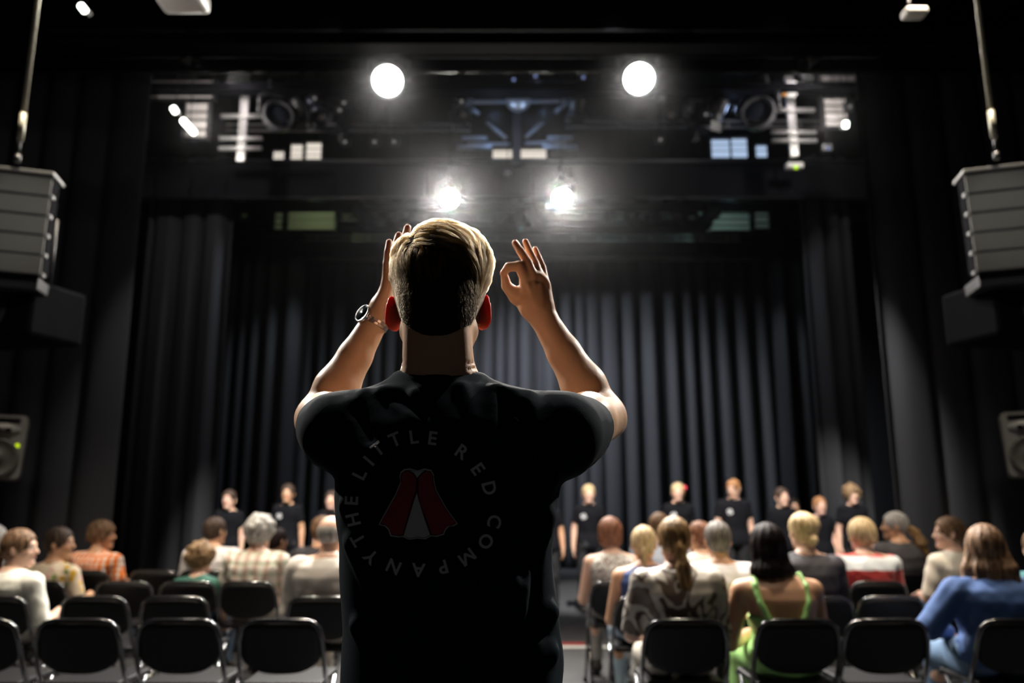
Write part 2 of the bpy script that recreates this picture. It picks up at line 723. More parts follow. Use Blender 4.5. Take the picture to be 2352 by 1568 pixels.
# ------------------------------------------------------------------ people
def add_head(f, c, R, s=1.0, ears=True):
    def h(x, y, z):
        return c + R @ (np.array([x, y, z]) * s)
    f.ell(h(0, -0.012, 0.03), np.array([0.075, 0.094, 0.089]) * s, R, 0.01)
    f.ell(h(0, 0.03, -0.028), np.array([0.058, 0.060, 0.084]) * s, R, 0.03 * s)
    for q in (-1, 1):
        f.cap(h(q * 0.045, -0.005, -0.055), h(q * 0.012, 0.068, -0.094), 0.024 * s, 0.020 * s, 0.02 * s)
        f.ell(h(q * 0.034, 0.060, -0.022), np.array([0.023, 0.022, 0.022]) * s, R, 0.015 * s)
    f.cap(h(-0.03, 0.074, 0.028), h(0.03, 0.074, 0.028), 0.012 * s, None, 0.015 * s)
    f.cap(h(0, 0.086, 0.014), h(0, 0.106, -0.020), 0.007 * s, 0.011 * s, 0.008 * s)
    for q in (-1, 1):
        f.ell(h(q * 0.010, 0.098, -0.023), np.array([0.008, 0.009, 0.007]) * s, R, 0.006 * s)
        f.ell(h(q * 0.031, 0.094, 0.007), np.array([0.014, 0.012, 0.009]) * s, R, 0.006 * s, sub=True)
    f.ell(h(0, 0.086, -0.050), np.array([0.021, 0.012, 0.010]) * s, R, 0.008 * s)
    f.ell(h(0, 0.082, -0.084), np.array([0.018, 0.014, 0.014]) * s, R, 0.012 * s)
    if ears:
        for q in (-1, 1):
            Re = R @ rotm(q * 0.45)
            f.ell(h(q * 0.080, -0.008, -0.008), np.array([0.007, 0.018, 0.030]) * s, Re, 0.006 * s)


EYE_ME = []


def eye_mesh():
    if not EYE_ME:
        b = MB()
        prof = [(0.0, -0.011)] + [(0.011 * math.sin(a), -0.011 * math.cos(a)) for a in np.linspace(0.4, PI - 0.62, 6)]
        b.lathe(prof, 12)
        b2 = bmesh.new()
        me = bpy.data.meshes.new('eye')
        # iris cap as second material
        r0 = 0.011 * math.sin(PI - 0.62)
        z0 = 0.011 * math.cos(0.62)
        top = b.bm.verts.new((0, 0, 0.0112))
        ring = [v for v in b.bm.verts if abs(v.co.z - z0) < 1e-4]
        ring.sort(key=lambda v: math.atan2(v.co.y, v.co.x))
        for i in range(len(ring)):
            fc = b.bm.faces.new((ring[i], ring[(i + 1) % len(ring)], top))
            fc.material_index = 1
            fc.smooth = True
        b.bm.to_mesh(me)
        b.bm.free()
        b2.free()
        me.materials.append(M['eye_white'])
        me.materials.append(M['iris'])
        EYE_ME.append(me)
    return EYE_ME[0]


LIP_ME = []


def face_bits(parent, c, R, s, brow_mat):
    R4 = Matrix(R.tolist()).to_4x4()
    for q in (-1, 1):
        e = bpy.data.objects.new('eye', eye_mesh())
        COL.objects.link(e)
        e.parent = parent
        p = c + R @ (np.array([q * 0.031, 0.0765, 0.007]) * s)
        e.matrix_local = Matrix.Translation(Vector(p)) @ R4 @ Matrix.Rotation(-PI / 2, 4, 'X') @ Matrix.Scale(s, 4)
    if not LIP_ME:
        b = MB()
        b.tube([(-0.022, 0.083, -0.050), (-0.010, 0.0935, -0.0475), (0, 0.096, -0.0490), (0.010, 0.0935, -0.0475), (0.022, 0.083, -0.050)],
               [0.0012, 0.0038, 0.0035, 0.0038, 0.0012], 6)
        b.tube([(-0.020, 0.083, -0.053), (-0.008, 0.0930, -0.0560), (0.008, 0.0930, -0.0560), (0.020, 0.083, -0.053)], [0.0012, 0.0045, 0.0045, 0.0012], 6)
        me = bpy.data.meshes.new('lips')
        b.bm.to_mesh(me)
        b.bm.free()
        me.materials.append(M['lip'])
        b = MB()
        for q in (-1, 1):
            b.tube([(q * 0.014, 0.088, 0.026), (q * 0.030, 0.0865, 0.033), (q * 0.048, 0.074, 0.028)], [0.003, 0.004, 0.0015], 6)
        m2 = bpy.data.meshes.new('eyebrows')
        b.bm.to_mesh(m2)
        b.bm.free()
        LIP_ME.extend([me, m2])
    T = Matrix.Translation(Vector(c)) @ R4 @ Matrix.Scale(s, 4)
    l = bpy.data.objects.new('lips', LIP_ME[0])
    COL.objects.link(l)
    l.parent = parent
    l.matrix_local = T
    m2 = LIP_ME[1].copy()
    l = obj('eyebrows', m2, brow_mat, parent)
    l.matrix_local = T


def add_hand(f, w, d, nrm, th, s=1.0, curl=0.3):
    """relaxed hand: w wrist, d direction of the fingers, nrm out of the back of the hand, th towards the thumb side"""
    w, d, nrm, th = [np.array(v, float) for v in (w, d, nrm, th)]
    d /= np.linalg.norm(d)
    nrm -= d * nrm.dot(d)
    nrm /= np.linalg.norm(nrm)
    sd = np.cross(nrm, d)
    th = sd if th.dot(sd) > 0 else -sd
    f.cap(w + d * 0.015 * s + th * 0.010 * s, w + d * 0.075 * s + th * 0.017 * s, 0.017 * s, 0.016 * s, 0.015 * s, (nrm, 0.75))
    f.cap(w + d * 0.015 * s - th * 0.010 * s, w + d * 0.070 * s - th * 0.022 * s, 0.016 * s, 0.014 * s, 0.015 * s, (nrm, 0.75))
    for i, (o, L, r) in enumerate(((0.028, 0.072, 0.0085), (0.0095, 0.080, 0.009), (-0.009, 0.074, 0.0085), (-0.027, 0.058, 0.0075))):
        b = w + d * (0.085 - 0.004 * abs(i - 1)) * s + th * o * s
        c1 = math.cos(curl)
        s1 = math.sin(curl)
        p1 = b + (d * c1 - nrm * s1) * L * 0.5 * s
        c2 = math.cos(curl * 2.4)
        s2 = math.sin(curl * 2.4)
        p2 = p1 + (d * c2 - nrm * s2) * L * 0.45 * s
        f.cap(b - d * 0.01, p1, r * s, r * 0.95 * s, 0.004)
        f.cap(p1, p2, r * 0.95 * s, r * 0.75 * s, 0.002)
    t0 = w + d * 0.025 * s + th * 0.020 * s - nrm * 0.006
    t1 = t0 + (d * 0.7 + th * 0.65 - nrm * 0.2) * 0.042 * s
    t2 = t1 + (d * 0.95 + th * 0.2 - nrm * 0.2) * 0.030 * s
    f.cap(t0, t1, 0.015 * s, 0.010 * s, 0.010)
    f.cap(t1, t2, 0.010 * s, 0.0075 * s, 0.003)


TORSO = [  # height fraction t (0 hip joint .. 1 base of the neck), half width, half depth
    (-0.16, 0.120, 0.085), (-0.04, 0.160, 0.108), (0.08, 0.162, 0.110), (0.30, 0.134, 0.096), (0.52, 0.148, 0.108),
    (0.74, 0.168, 0.110), (0.88, 0.160, 0.092), (0.95, 0.120, 0.075), (1.0, 0.075, 0.062), (1.06, 0.054, 0.056)]


def torso_prof(J, w):
    pz, nz = J['hip'], J['neck']
    out = []
    for t, a, b in TORSO:
        p = pz + (nz - pz) * t
        bow = 0.02 * math.sin(PI * min(max(t, 0), 1))
        if t >= 0.95:
            a_ = a * (0.5 + 0.5 * w)
        else:
            a_ = a * w
        out.append((p[2], p[0], p[1] - bow, a_, b * (0.35 + 0.65 * w)))
    return out


def hchain(f, p, r, k):
    for i in range(len(p) - 1):
        f.cap(p[i], p[i + 1], r[i], r[i + 1], k)


def hair_mesh(name, c, R, s, style, seed=0, back=None, amp=0.004):
    def h(x, y, z):
        return c + R @ (np.array([x, y, z]) * s)
    lo, hi = c - 0.20 * s, c + 0.20 * s
    lo = lo.copy()
    hi = hi.copy()
    hi += 0.02
    if style in ('long', 'ponytail_long', 'sidetail', 'long_loose'):
        lo[2] -= 0.36
        lo[1] -= 0.10
        lo[0] -= 0.05
        hi[0] += 0.05
    st = 0.0065
    f = SDF(axis(lo[0], hi[0], st), axis(lo[1], hi[1], st), axis(lo[2], hi[2], st))
    cap_r = {'short': 0.010, 'bald': 0.004, 'curly': 0.030, 'bob': 0.017, 'pixie': 0.018, 'wavy': 0.020}.get(style, 0.011)
    rr = np.array([0.075, 0.094, 0.089]) + cap_r

    def cutface(lower=-0.005):
        up = 0.020 if style in ('tied', 'bun', 'ponytail', 'updo', 'short') else 0.0
        f.ell(h(0, 0.112, -0.045 + up), np.array([0.066, 0.075, 0.098]) * s, R, 0.01 * s, sub=True)
    if style == 'bald':
        f.ell(h(0, -0.014, 0.015), rr * s, R, 0.01)
        f.half(h(0, 0, 0.038), R @ np.array([0, 0.25, 1.0]), lo, hi, 0.006)
        f.half(h(0, 0.035, 0), R @ np.array([0, 1, 0]), lo, hi, 0.006)
        f.half(h(0, 0, -0.055), R @ np.array([0, 0, -1]), lo, hi, 0.006)
    elif style in ('short', 'curly', 'pixie', 'wavy'):
        f.ell(h(0, -0.014, 0.032), rr * s, R, 0.01)
        f.ell(h(0, -0.045, -0.015), np.array([0.066, 0.055, 0.070]) * s, R, 0.03)
        if style == 'curly':
            rg = np.random.RandomState(seed)
            for i in range(46):
                v = rg.randn(3)
                v[2] = abs(v[2]) * 1.0 - 0.35
                v /= np.linalg.norm(v)
                p = h(*(v * (rr - 0.008) + np.array([0, -0.014, 0.03])))
                q = 0.016 + 0.012 * rg.rand()
                f.ell(p, (q, q, q), None, 0.008)
        if style in ('pixie', 'wavy'):
            rg = np.random.RandomState(seed)
            for i in range(16):
                a = -PI / 2 + (rg.rand() - 0.5) * 4.4
                v = np.array([math.cos(a), math.sin(a), 0.0])
                p0 = h(*(v * np.array([0.055, 0.075, 1]) + np.array([0, -0.014, 0.07])))
                p1 = h(*(v * np.array([0.086, 0.098, 1]) + np.array([0, -0.018, 0.02 - 0.06 * rg.rand()])))
                f.cap(p0, p1, 0.02, 0.013, 0.012)
        cutface()
        f.half(h(0, -0.02, -0.075 if style != 'wavy' else -0.10), R @ np.array([0, 0.5, -1]), lo, hi, 0.006)
    elif style == 'bob':
        f.ell(h(0, -0.014, 0.032), rr * s, R, 0.01)
        f.ell(h(0, -0.028, -0.03), np.array([0.088, 0.082, 0.075]) * s, R, 0.03)
        cutface()
        f.half(h(0, -0.02, -0.088), R @ np.array([0, 0, -1]), lo, hi, 0.010)
    elif style in ('bun', 'updo', 'ponytail', 'ponytail_long', 'sidetail', 'tied'):
        f.ell(h(0, -0.014, 0.032), rr * s, R, 0.01)
        f.ell(h(0, -0.05, -0.01), np.array([0.064, 0.050, 0.065]) * s, R, 0.03)
        cutface()
        f.half(h(0, -0.02, -0.065), R @ np.array([0, 0.4, -1]), lo, hi, 0.006)
        if style == 'bun':
            f.ell(h(0, -0.115, 0.02), np.array([0.040, 0.034, 0.040]) * s, R, 0.008)
        if style == 'updo':
            f.ell(h(0, -0.075, 0.05), np.array([0.078, 0.055, 0.062]) * s, R, 0.02)
            f.ell(h(0.01, -0.108, -0.045), np.array([0.038, 0.030, 0.036]) * s, R, 0.012)
            f.ell(h(-0.05, -0.05, 0.07), np.array([0.040, 0.045, 0.040]) * s, R, 0.02)
            f.ell(h(0.05, -0.04, 0.05), np.array([0.045, 0.05, 0.045]) * s, R, 0.02)
        if style == 'ponytail':
            f.ell(h(0, -0.108, -0.030), np.array([0.022, 0.022, 0.022]) * s, R, 0.01)
            f.cap(h(0, -0.115, -0.045), h(0.0, -0.115, -0.14), 0.022 * s, 0.014 * s, 0.012)
        if style == 'ponytail_long':
            p = [h(0, -0.100, 0.0), h(0.005, -0.128, -0.035), h(0.015, -0.142, -0.12), h(0.018, -0.142, -0.22), h(0.008, -0.135, -0.30), h(-0.004, -0.125, -0.37)]
            hchain(f, p, [0.020, 0.026, 0.038, 0.040, 0.030, 0.008], 0.014)
        if style == 'sidetail':
            p = [h(0, -0.095, -0.02), h(0.02, -0.13, -0.06), h(0.03, -0.15, -0.14), h(0.02, -0.15, -0.22)]
            hchain(f, p, [0.026, 0.036, 0.044, 0.026], 0.014)
    elif style in ('long', 'long_loose'):
        f.ell(h(0, -0.014, 0.032), rr * s, R, 0.01)
        wv = 1.25 if style == 'long_loose' else 0.86
        for q in (-1, -0.5, 0, 0.5, 1):
            yy = -0.085 + 0.035 * abs(q) ** 2
            L = -0.30 if style == 'long_loose' else -0.15
            p = [h(q * 0.062, yy + 0.03, 0.02), h(q * 0.075 * wv, yy, -0.09), h(q * 0.088 * wv, yy - 0.01, L * 0.7), h(q * 0.075 * wv * (1 if wv > 1 else 0.75), yy + 0.005, L)]
            hchain(f, p, [0.030, 0.034, 0.032, 0.014], 0.022)
        cutface()
    fr = 60.0
    x = f.ax[0][:, None, None]
    y = f.ax[1][None, :, None]
    z = f.ax[2][None, None, :]
    ang = np.arctan2(x - c[0], y - c[1])
    f.F += (amp * 0.5 * np.sin(ang * 15 + 2 * np.sin(z * 11 + seed)) + amp * 0.4 * np.sin(ang * 31 + z * 9 + seed * 2)).astype(np.float32)
    return f.mesh(name)


def person(desc, label, pos, yaw=0.0, seated=True, top_z=None, skin_m=None, hair=('short', None), top=None, sleeve='short', bottom=None,
           head_yaw=0.0, head_pitch=0.0, w=1.0, hs=1.0, scale=1.0, tilt=0.0, tw=0.0, arms=None, group=None, shoe=None, cat='person', straps=None,
           bust=0.0, badge=False, belly=0.0, lean=0.0, seed=1, hair_label=None, skirt=False, no_pants=False):
    root = empty('person', pos, yaw, label, cat, group)
    sc = scale
    if seated:
        J = dict(hip=np.array([0, 0.0, 0.56]), neck=np.array([tilt * 0.5, -0.02 + lean, 0.56 + 0.49 * sc]))
        hc = J['neck'] + np.array([tilt * 0.3, 0.045, 0.140 * hs])
        if top_z is not None:            # stretch the trunk so that the crown of the head is where it should be
            dz = top_z - (hc[2] + 0.122 * hs)
            J['neck'][2] += dz
            hc[2] += dz
        shz = J['neck'][2] - 0.065
        hipx = 0.085 * w
        kz = 0.48
        T = J['neck'][2] - 0.56
        ul = 0.27 * sc
        J['sh'] = {q: np.array([J['neck'][0] + q * 0.170 * w, J['neck'][1] - 0.005, shz]) for q in (-1, 1)}
        J['el'] = {q: J['sh'][q] + np.array([q * 0.055, 0.05, -ul]) for q in (-1, 1)}
        J['wr'] = {q: np.array([q * 0.11, 0.27, 0.635]) for q in (-1, 1)}
        J['hp'] = {q: np.array([q * hipx, 0.02, 0.545]) for q in (-1, 1)}
        J['kn'] = {q: np.array([q * 0.11, 0.44 * sc + 0.02, 0.50]) for q in (-1, 1)}
        J['an'] = {q: np.array([q * 0.11, 0.42 * sc + 0.02, 0.09]) for q in (-1, 1)}
    else:
        J = dict(hip=np.array([0, 0.0, 0.89]) * sc, neck=np.array([tilt, -0.01, 1.42]) * sc)
        hc = J['neck'] + np.array([tilt * 0.5, 0.035, 0.135 * hs])
        J['sh'] = {q: np.array([q * 0.165 * w + tilt, -0.01, 1.355]) * sc for q in (-1, 1)}
        J['el'] = {q: np.array([q * (0.165 * w + 0.055), -0.03, 1.09]) * sc for q in (-1, 1)}
        J['wr'] = {q: np.array([q * (0.165 * w + 0.075), 0.03, 0.86]) * sc for q in (-1, 1)}
        J['hp'] = {q: np.array([q * 0.085, 0, 0.87]) * sc for q in (-1, 1)}
        J['kn'] = {q: np.array([q * 0.095, 0.015, 0.48]) * sc for q in (-1, 1)}
        J['an'] = {q: np.array([q * 0.10, -0.01, 0.08]) * sc for q in (-1, 1)}
    if arms:
        for key, v in arms.items():
            J[key[:2]][int(key[2:])] = np.array(v, float)
    Rh = rotm(head_yaw, head_pitch)
    prof = torso_prof(J, w)
    if belly:
        prof = [(z, x, y + (belly if 0.2 < (z - J['hip'][2]) / (J['neck'][2] - J['hip'][2]) < 0.6 else 0), a, b + (belly if 0.05 < (z - J['hip'][2]) / (J['neck'][2] - J['hip'][2]) < 0.7 else 0)) for z, x, y, a, b in prof]
    xm = max(abs(v[0]) for q in ('sh', 'el', 'wr') for v in J[q].values()) + 0.13
    y1 = (0.44 * sc + 0.30) if seated else 0.22
    y0 = -0.26
    zt = hc[2] + 0.16
    st = 0.011
    f = SDF(axis(-xm, xm, st, 0.0065, [(hc[0] - 0.1, hc[0] + 0.1)] + ([(-xm, -0.15), (0.15, xm)] if not seated else [])),
            axis(y0, y1, st, 0.0065, [(hc[1] - 0.13, hc[1] + 0.14)]),
            axis(0.0, zt, st, 0.0065, [(hc[2] - 0.13, zt)] + ([(J['wr'][1][2] - 0.22, J['wr'][1][2])] if not seated else [(0.58, 0.70)])))
    f.loft(prof, 0.0)
    if bust:
        for q in (-1, 1):
            f.ell(J['neck'] + np.array([q * 0.075 * w, 0.085, -0.20 * sc]), (0.06, 0.05, 0.055), None, 0.03)
    add_head(f, hc, Rh, hs)
    f.cap(J['neck'] + np.array([0, 0, -0.02]), hc + Rh @ np.array([0, -0.025, -0.05]) * hs, 0.054 * w ** 0.5 * hs, 0.050 * w ** 0.5 * hs, 0.025)
    for q in (-1, 1):
        sh, el, wr = J['sh'][q], J['el'][q], J['wr'][q]
        f.cap(J['neck'] + np.array([q * 0.03, -0.01, -0.015]), sh + np.array([-q * 0.01, 0, 0.005]), 0.040, 0.050 * w, 0.03)
        f.cap(sh, el, 0.050 * w ** 0.5, 0.038 * w ** 0.5, 0.02)
        mid = el + (wr - el) * 0.3
        f.cap(el, mid, 0.036, 0.037 * w ** 0.5, 0.01)
        f.cap(mid, wr, 0.037 * w ** 0.5, 0.024, 0.01)
        if seated:
            add_hand(f, wr, (q * -0.25, 1, -0.25), (0, 0.2, 1), (-q, 0, 0), 0.95 * sc, 0.25)
        else:
            add_hand(f, wr, wr - el + np.array([0, 0, -0.1]), (q, 0, 0), (0, 1, 0), sc, 0.28)
        hp, kn, an = J['hp'][q], J['kn'][q], J['an'][q]
        f.cap(hp, kn, 0.078 * w, 0.052, 0.03)
        cm = kn + (an - kn) * 0.3 + np.array([0, -0.015, 0])
        f.cap(kn, cm, 0.050, 0.050, 0.015)
        f.cap(cm, an, 0.050, 0.034, 0.015)
        f.cap(an + np.array([0, 0, -0.03]), an + np.array([0, 0.13, -0.055]), 0.034, 0.026, 0.02)
    body = obj('body', f.mesh('body'), skin_m, root)
    # garment on the trunk
    if top is not None:
        wide = 0.02
        zl = J['hip'][2] - (0.05 if seated else 0.06)
        f = SDF(axis(-xm, xm, 0.0105), axis(y0, 0.34 if seated else 0.2, 0.0105), axis(zl - 0.06, J['neck'][2] + 0.08, 0.0105))
        off = 0.016
        if sleeve == 'strap':
            zc = J['neck'][2] - 0.185
            f.loft(prof, off - 0.004, zlo=zl, zhi=zc)
            for q in (-1, 1):
                a = J['neck'] + np.array([q * 0.085 * w, 0.09, -0.20])
                b = J['neck'] + np.array([q * 0.110 * w, 0.00, 0.022])
                c0 = J['neck'] + np.array([q * 0.118 * w, -0.075, -0.030])
                c_ = J['neck'] + np.array([q * 0.112 * w, -0.118, -0.105])
                d = J['neck'] + np.array([q * 0.075 * w, -0.138, -0.21])
                hchain(f, [a, b, c0, c_, d], [0.016, 0.015, 0.016, 0.016, 0.018], 0.004)
        else:
            f.loft(prof, off, zlo=zl, zhi=J['neck'][2] + 0.004)
            if bust:
                for q in (-1, 1):
                    f.ell(J['neck'] + np.array([q * 0.075 * w, 0.085, -0.20 * sc]), (0.065, 0.055, 0.06), None, 0.035)
            fr = {'short': 0.62, 'long': 1.0, 'none': 0.10, 'elbow': 0.95}[sleeve]
            for q in (-1, 1):
                sh, el, wr = J['sh'][q], J['el'][q], J['wr'][q]
                f.cap(J['neck'] + np.array([q * 0.045, -0.01, -0.03]), sh + np.array([-q * 0.015, 0, 0.006]), 0.047 if fr > 0.2 else 0.036, 0.057 * w if fr > 0.2 else 0.035, 0.03)
                e = sh + (el - sh) * min(fr, 1.0)
                if fr > 0.2:
                    dr = (el - sh) / np.linalg.norm(el - sh)
                    f.cap(sh, e, 0.058 * w ** 0.5 + 0.004, 0.052 * w ** 0.5 + 0.004, 0.025, clip=None if sleeve == 'long' else (e, dr))
                if sleeve == 'long':
                    m = el + (wr - el) * 0.93
                    dr = (wr - el) / np.linalg.norm(wr - el)
                    f.cap(el, m, 0.052, 0.036, 0.02, clip=(m, dr))
            f.ell(J['neck'] + np.array([0, 0.028, 0.028]), (0.064, 0.068, 0.038), None, 0.008, sub=True)
        f.ripple(0.0045, 26, seed, (1, 1, 0.7))
        f.ripple(0.002, 60, seed + 5, (1, 1, 0.8))
        nm = 'dress' if skirt else ('shirt' if sleeve != 'strap' else 'top')
        g = obj(nm, f.mesh('shirt'), top, root)
        if badge:
            b = MB()
            c0 = J['neck'] + np.array([0.075, 0.0, -0.155 * sc])
            bv = BVHTree.FromPolygons([v.co for v in g.data.vertices], [p.vertices for p in g.data.polygons])
            ring = []
            rg = np.random.RandomState(seed)
            for rad, n in ((0.0, 1), (0.016, 10), (0.027, 16), (0.036, 20)):
                rr = []
                for k in range(n):
                    a = 2 * PI * k / n
                    x = c0[0] + rad * math.cos(a)
                    z = c0[2] + rad * math.sin(a) * 1.0
                    hit = bv.ray_cast(Vector((x, 0.5, z)), Vector((0, -1, 0)))
                    y = hit[0].y + 0.002 if hit[0] is not None else 0.12
                    rr.append(b.bm.verts.new((x, y, z)))
                ring.append(rr)
            for k in range(10):      # the small cape in the middle
                b.bm.faces.new((ring[0][0], ring[1][k], ring[1][(k + 1) % 10]))
            for k in range(16):      # broken outer ring of lettering
                A, B = ring[2][k], ring[2][(k + 1) % 16]
                i0, i1 = round(k * 20 / 16) % 20, round((k + 1) * 20 / 16) % 20
                if k % 4 != 3 and i0 != i1:
                    b.bm.faces.new((A, B, ring[3][i1], ring[3][i0]))
            o = b.build('printed_badge', M['badge'], root)
            tag(o, 'white round print on the chest')
    if bottom is not None and not no_pants:
        f = SDF(axis(-0.28, 0.28, 0.012), axis(-0.24, y1, 0.012), axis(0.02, J['hip'][2] + 0.14, 0.012))
        f.loft(prof, 0.008, zhi=J['hip'][2] + 0.06)
        for q in (-1, 1):
            hp, kn, an = J['hp'][q], J['kn'][q], J['an'][q]
            f.cap(hp, kn, 0.088 * w, 0.066, 0.03)
            f.cap(kn, an + np.array([0, 0, 0.02]), 0.064, 0.052, 0.02)
            f.half(an + np.array([0, 0, 0.02]), (0, 0, -1), an - np.array([0.09, 0.12, 0.1]), an + np.array([0.09, 0.12, 0.1]), 0.004)
        if skirt:
            if seated:
                f.cap((0, 0.02, 0.55), (0, 0.40, 0.50), 0.13, 0.10, 0.04)
                f.cap((-0.1, 0.42, 0.48), (-0.1, 0.42, 0.25), 0.09, 0.08, 0.04)
                f.cap((0.1, 0.42, 0.48), (0.1, 0.42, 0.25), 0.09, 0.08, 0.04)
        f.ripple(0.004, 24, seed + 9)
        obj('skirt' if skirt else 'trousers', f.mesh('trousers'), bottom, root)
    # shoes
    for q in (-1, 1):
        an = J['an'][q]
        f = SDF(axis(an[0] - 0.07, an[0] + 0.07, 0.009), axis(an[1] - 0.10, an[1] + 0.25, 0.009), axis(-0.012, 0.15, 0.009))
        f.cap(an + np.array([0, -0.02, -0.035]), an + np.array([0, 0.15, -0.045]), 0.044, 0.040, 0.02, ((0, 0, 1), 0.85))
        f.cap(an + np.array([0, -0.015, -0.02]), an + np.array([0, 0.0, 0.02]), 0.042, 0.038, 0.02)
        f.half((0, 0, 0.002), (0, 0, -1), an - 0.4, an + 0.4, 0.003)
        obj('shoe', f.mesh('shoe'), shoe or M['shoe'], root)
    if hair[0]:
        ho = obj('hair', hair_mesh('hair', hc, Rh, hs, hair[0], seed), hair[1], root)
        if hair_label:
            tag(ho, hair_label)
    face_bits(root, hc, Rh, hs, hair[1] or M['iris'])
    root['hc'] = [float(v) for v in hc]
    return root
# ------------------------------------------------------------------ the conductor
M['skin_man'] = skin('tanned skin', (0.62, 0.38, 0.235))
M['hair_cap'] = mat('dark cropped hair', (0.022, 0.015, 0.010), 0.9, 0, 0.1, bump=(600, 0.8, 0.002))
SHIRT = mat('black cotton', (0.0045, 0.0100, 0.0150), 0.92, 0, 0.08, bump=(700, 0.35, 0.001))
JEANS = mat('black denim', (0.006, 0.007, 0.010), 0.85, bump=(500, 0.4, 0.001))

YM = 1.33
man_root = empty('conductor', (-0.10, YM, 0.0), 0, 'man in a black printed T-shirt seen from behind, both hands raised beside his head', 'person')
MO = np.array([-0.10, YM, 0.0])


def Q(px, py, Y):
    return P(px, py, Y) - MO


def z_at(py, Y=YM):
    return P(0, py, Y)[2]


# outline of the trunk: pixel row, left edge, right edge, half depth
rows = [(1900, 800, 1275, 0.135), (1568, 787, 1290, 0.135), (1450, 789, 1291, 0.132), (1350, 783, 1287, 0.130), (1250, 779, 1279, 0.130),
        (1180, 774, 1277, 0.132), (1110, 764, 1290, 0.132), (1040, 762, 1300, 0.128), (980, 775, 1295, 0.115), (940, 810, 1262, 0.098),
        (905, 865, 1185, 0.080), (886, 908, 1118, 0.069), (872, 920, 1102, 0.064)]
tp = []
for py, l, r, b in rows:
    a = Q(l, py, YM)
    c = Q(r, py, YM)
    tp.append((a[2], (a[0] + c[0]) / 2, 0.0, (c[0] - a[0]) / 2, b))

shL = Q(776, 985, YM)
shR = Q(1300, 990, YM)
elL = Q(733, 962, YM + 0.235)
elR = Q(1384, 958, YM + 0.235)
wrL = Q(864, 733, YM + 0.25)
wrR = Q(1243, 722, YM + 0.23)
headc = Q(1010, 690, YM + 0.015)
Rh = rotm(0.03, 0.0)
HS = 0.97

hipz = 0.93
f = SDF(axis(-0.36, 0.40, 0.006, 0.0030, [(Q(850, 700, 1.57)[0], Q(950, 700, 1.57)[0]), (Q(1140, 640, 1.55)[0], Q(1280, 640, 1.55)[0]), (headc[0] - 0.11, headc[0] - 0.065), (headc[0] + 0.065, headc[0] + 0.11)]),
        axis(-0.24, 0.42, 0.006, 0.0032, [(0.10, 0.34)]),
        axis(0.0, 2.0, 0.008, 0.0030, [(Q(1000, 960, YM)[2], Q(1000, 480, YM + 0.26)[2])]))
f.loft([(z, x, y, a - 0.026, b - 0.028) for z, x, y, a, b in tp[1:]], 0.0)
add_head(f, headc, Rh, HS, ears=False)
# neck with its two muscle cords
nb = Q(1010, 900, YM - 0.01)
f.cap(nb, headc + np.array([0, -0.02, -0.06]), 0.057, 0.056, 0.02)
for q in (-1, 1):
    f.cap(nb + np.array([q * 0.032, -0.018, 0.0]), headc + np.array([q * 0.028, -0.045, -0.05]), 0.028, 0.026, 0.012)
    f.cap(nb + np.array([q * 0.03, 0.0, 0.01]), Q(1010 + q * 150, 965, YM), 0.028, 0.036, 0.03)
# ears: thin shells angled outward
for q, px, py in ((-1, 902, 719), (1, 1113, 716)):
    c = Q(px, py, YM + 0.03)
    n = np.array([q * 0.62, -0.78, 0.0])
    Re = np.array(Matrix.Rotation(q * -0.12, 3, 'Y') @ Matrix.Rotation(q * 0.90, 3, 'Z'))
    f.ell(c + np.array([0, 0, 0.004]), (0.0048, 0.0175, 0.030), Re, 0.004)
    f.ell(c + np.array([-q * 0.004, 0.004, -0.017]), (0.0045, 0.012, 0.015), Re, 0.010)
    f.cap(c + np.array([-q * 0.012, 0.006, -0.006]), c + np.array([-q * 0.014, 0.006, 0.012]), 0.009, None, 0.008)
# arms
for sh, el, wr, q in ((shL, elL, wrL, -1), (shR, elR, wrR, 1)):
    f.cap(sh, el, 0.055, 0.046, 0.03)
    f.ell(sh + (el - sh) * 0.55 + np.array([0, 0, 0.008]), (0.046, 0.075, 0.046), None, 0.02)
    mid = el + (wr - el) * 0.30
    f.cap(el, mid, 0.040, 0.043, 0.015)
    f.cap(mid, el + (wr - el) * 0.62, 0.043, 0.033, 0.012)
    f.cap(el + (wr - el) * 0.62, wr, 0.033, 0.0255, 0.010)
    f.ell(el + np.array([q * 0.020, 0.018, -0.010]), (0.026, 0.026, 0.024), None, 0.014)
f.cap(wrR + np.array([0.012, -0.01, -0.012]), wrR + np.array([0.014, -0.01, -0.008]), 0.013, None, 0.012)
# right hand (image right): thumb and forefinger joined, three fingers fanned
Y0 = YM + 0.22
pal = [Q(1224, 708, Y0), Q(1216, 668, Y0 - 0.008)]
f.cap(wrR, Q(1232, 690, Y0), 0.0255, 0.024, 0.012, ((0, 1, 0), 0.8))
f.cap(Q(1226, 700, Y0), Q(1212, 648, Y0), 0.024, 0.0165, 0.014, ((0, 1, 0), 0.72))
f.cap(Q(1240, 700, Y0), Q(1233, 648, Y0), 0.022, 0.0165, 0.012, ((0, 1, 0), 0.72))
f.cap(Q(1247, 700, Y0), Q(1249, 660, Y0), 0.018, 0.0145, 0.012, ((0, 1, 0), 0.75))
f.cap(Q(1218, 705, Y0 + 0.01), Q(1190, 678, Y0 + 0.015), 0.022, 0.0155, 0.014)
f.chain([Q(1186, 682, Y0 + 0.015), Q(1164, 657, Y0 + 0.005), Q(1159, 634, Y0 - 0.006)], [0.0150, 0.0108, 0.0078], 0.008)
f.chain([Q(1211, 645, Y0 - 0.004), Q(1193, 611, Y0 - 0.020), Q(1168, 613, Y0 - 0.018), Q(1156, 627, Y0 - 0.012)], [0.0125, 0.0105, 0.0090, 0.0072], 0.006)
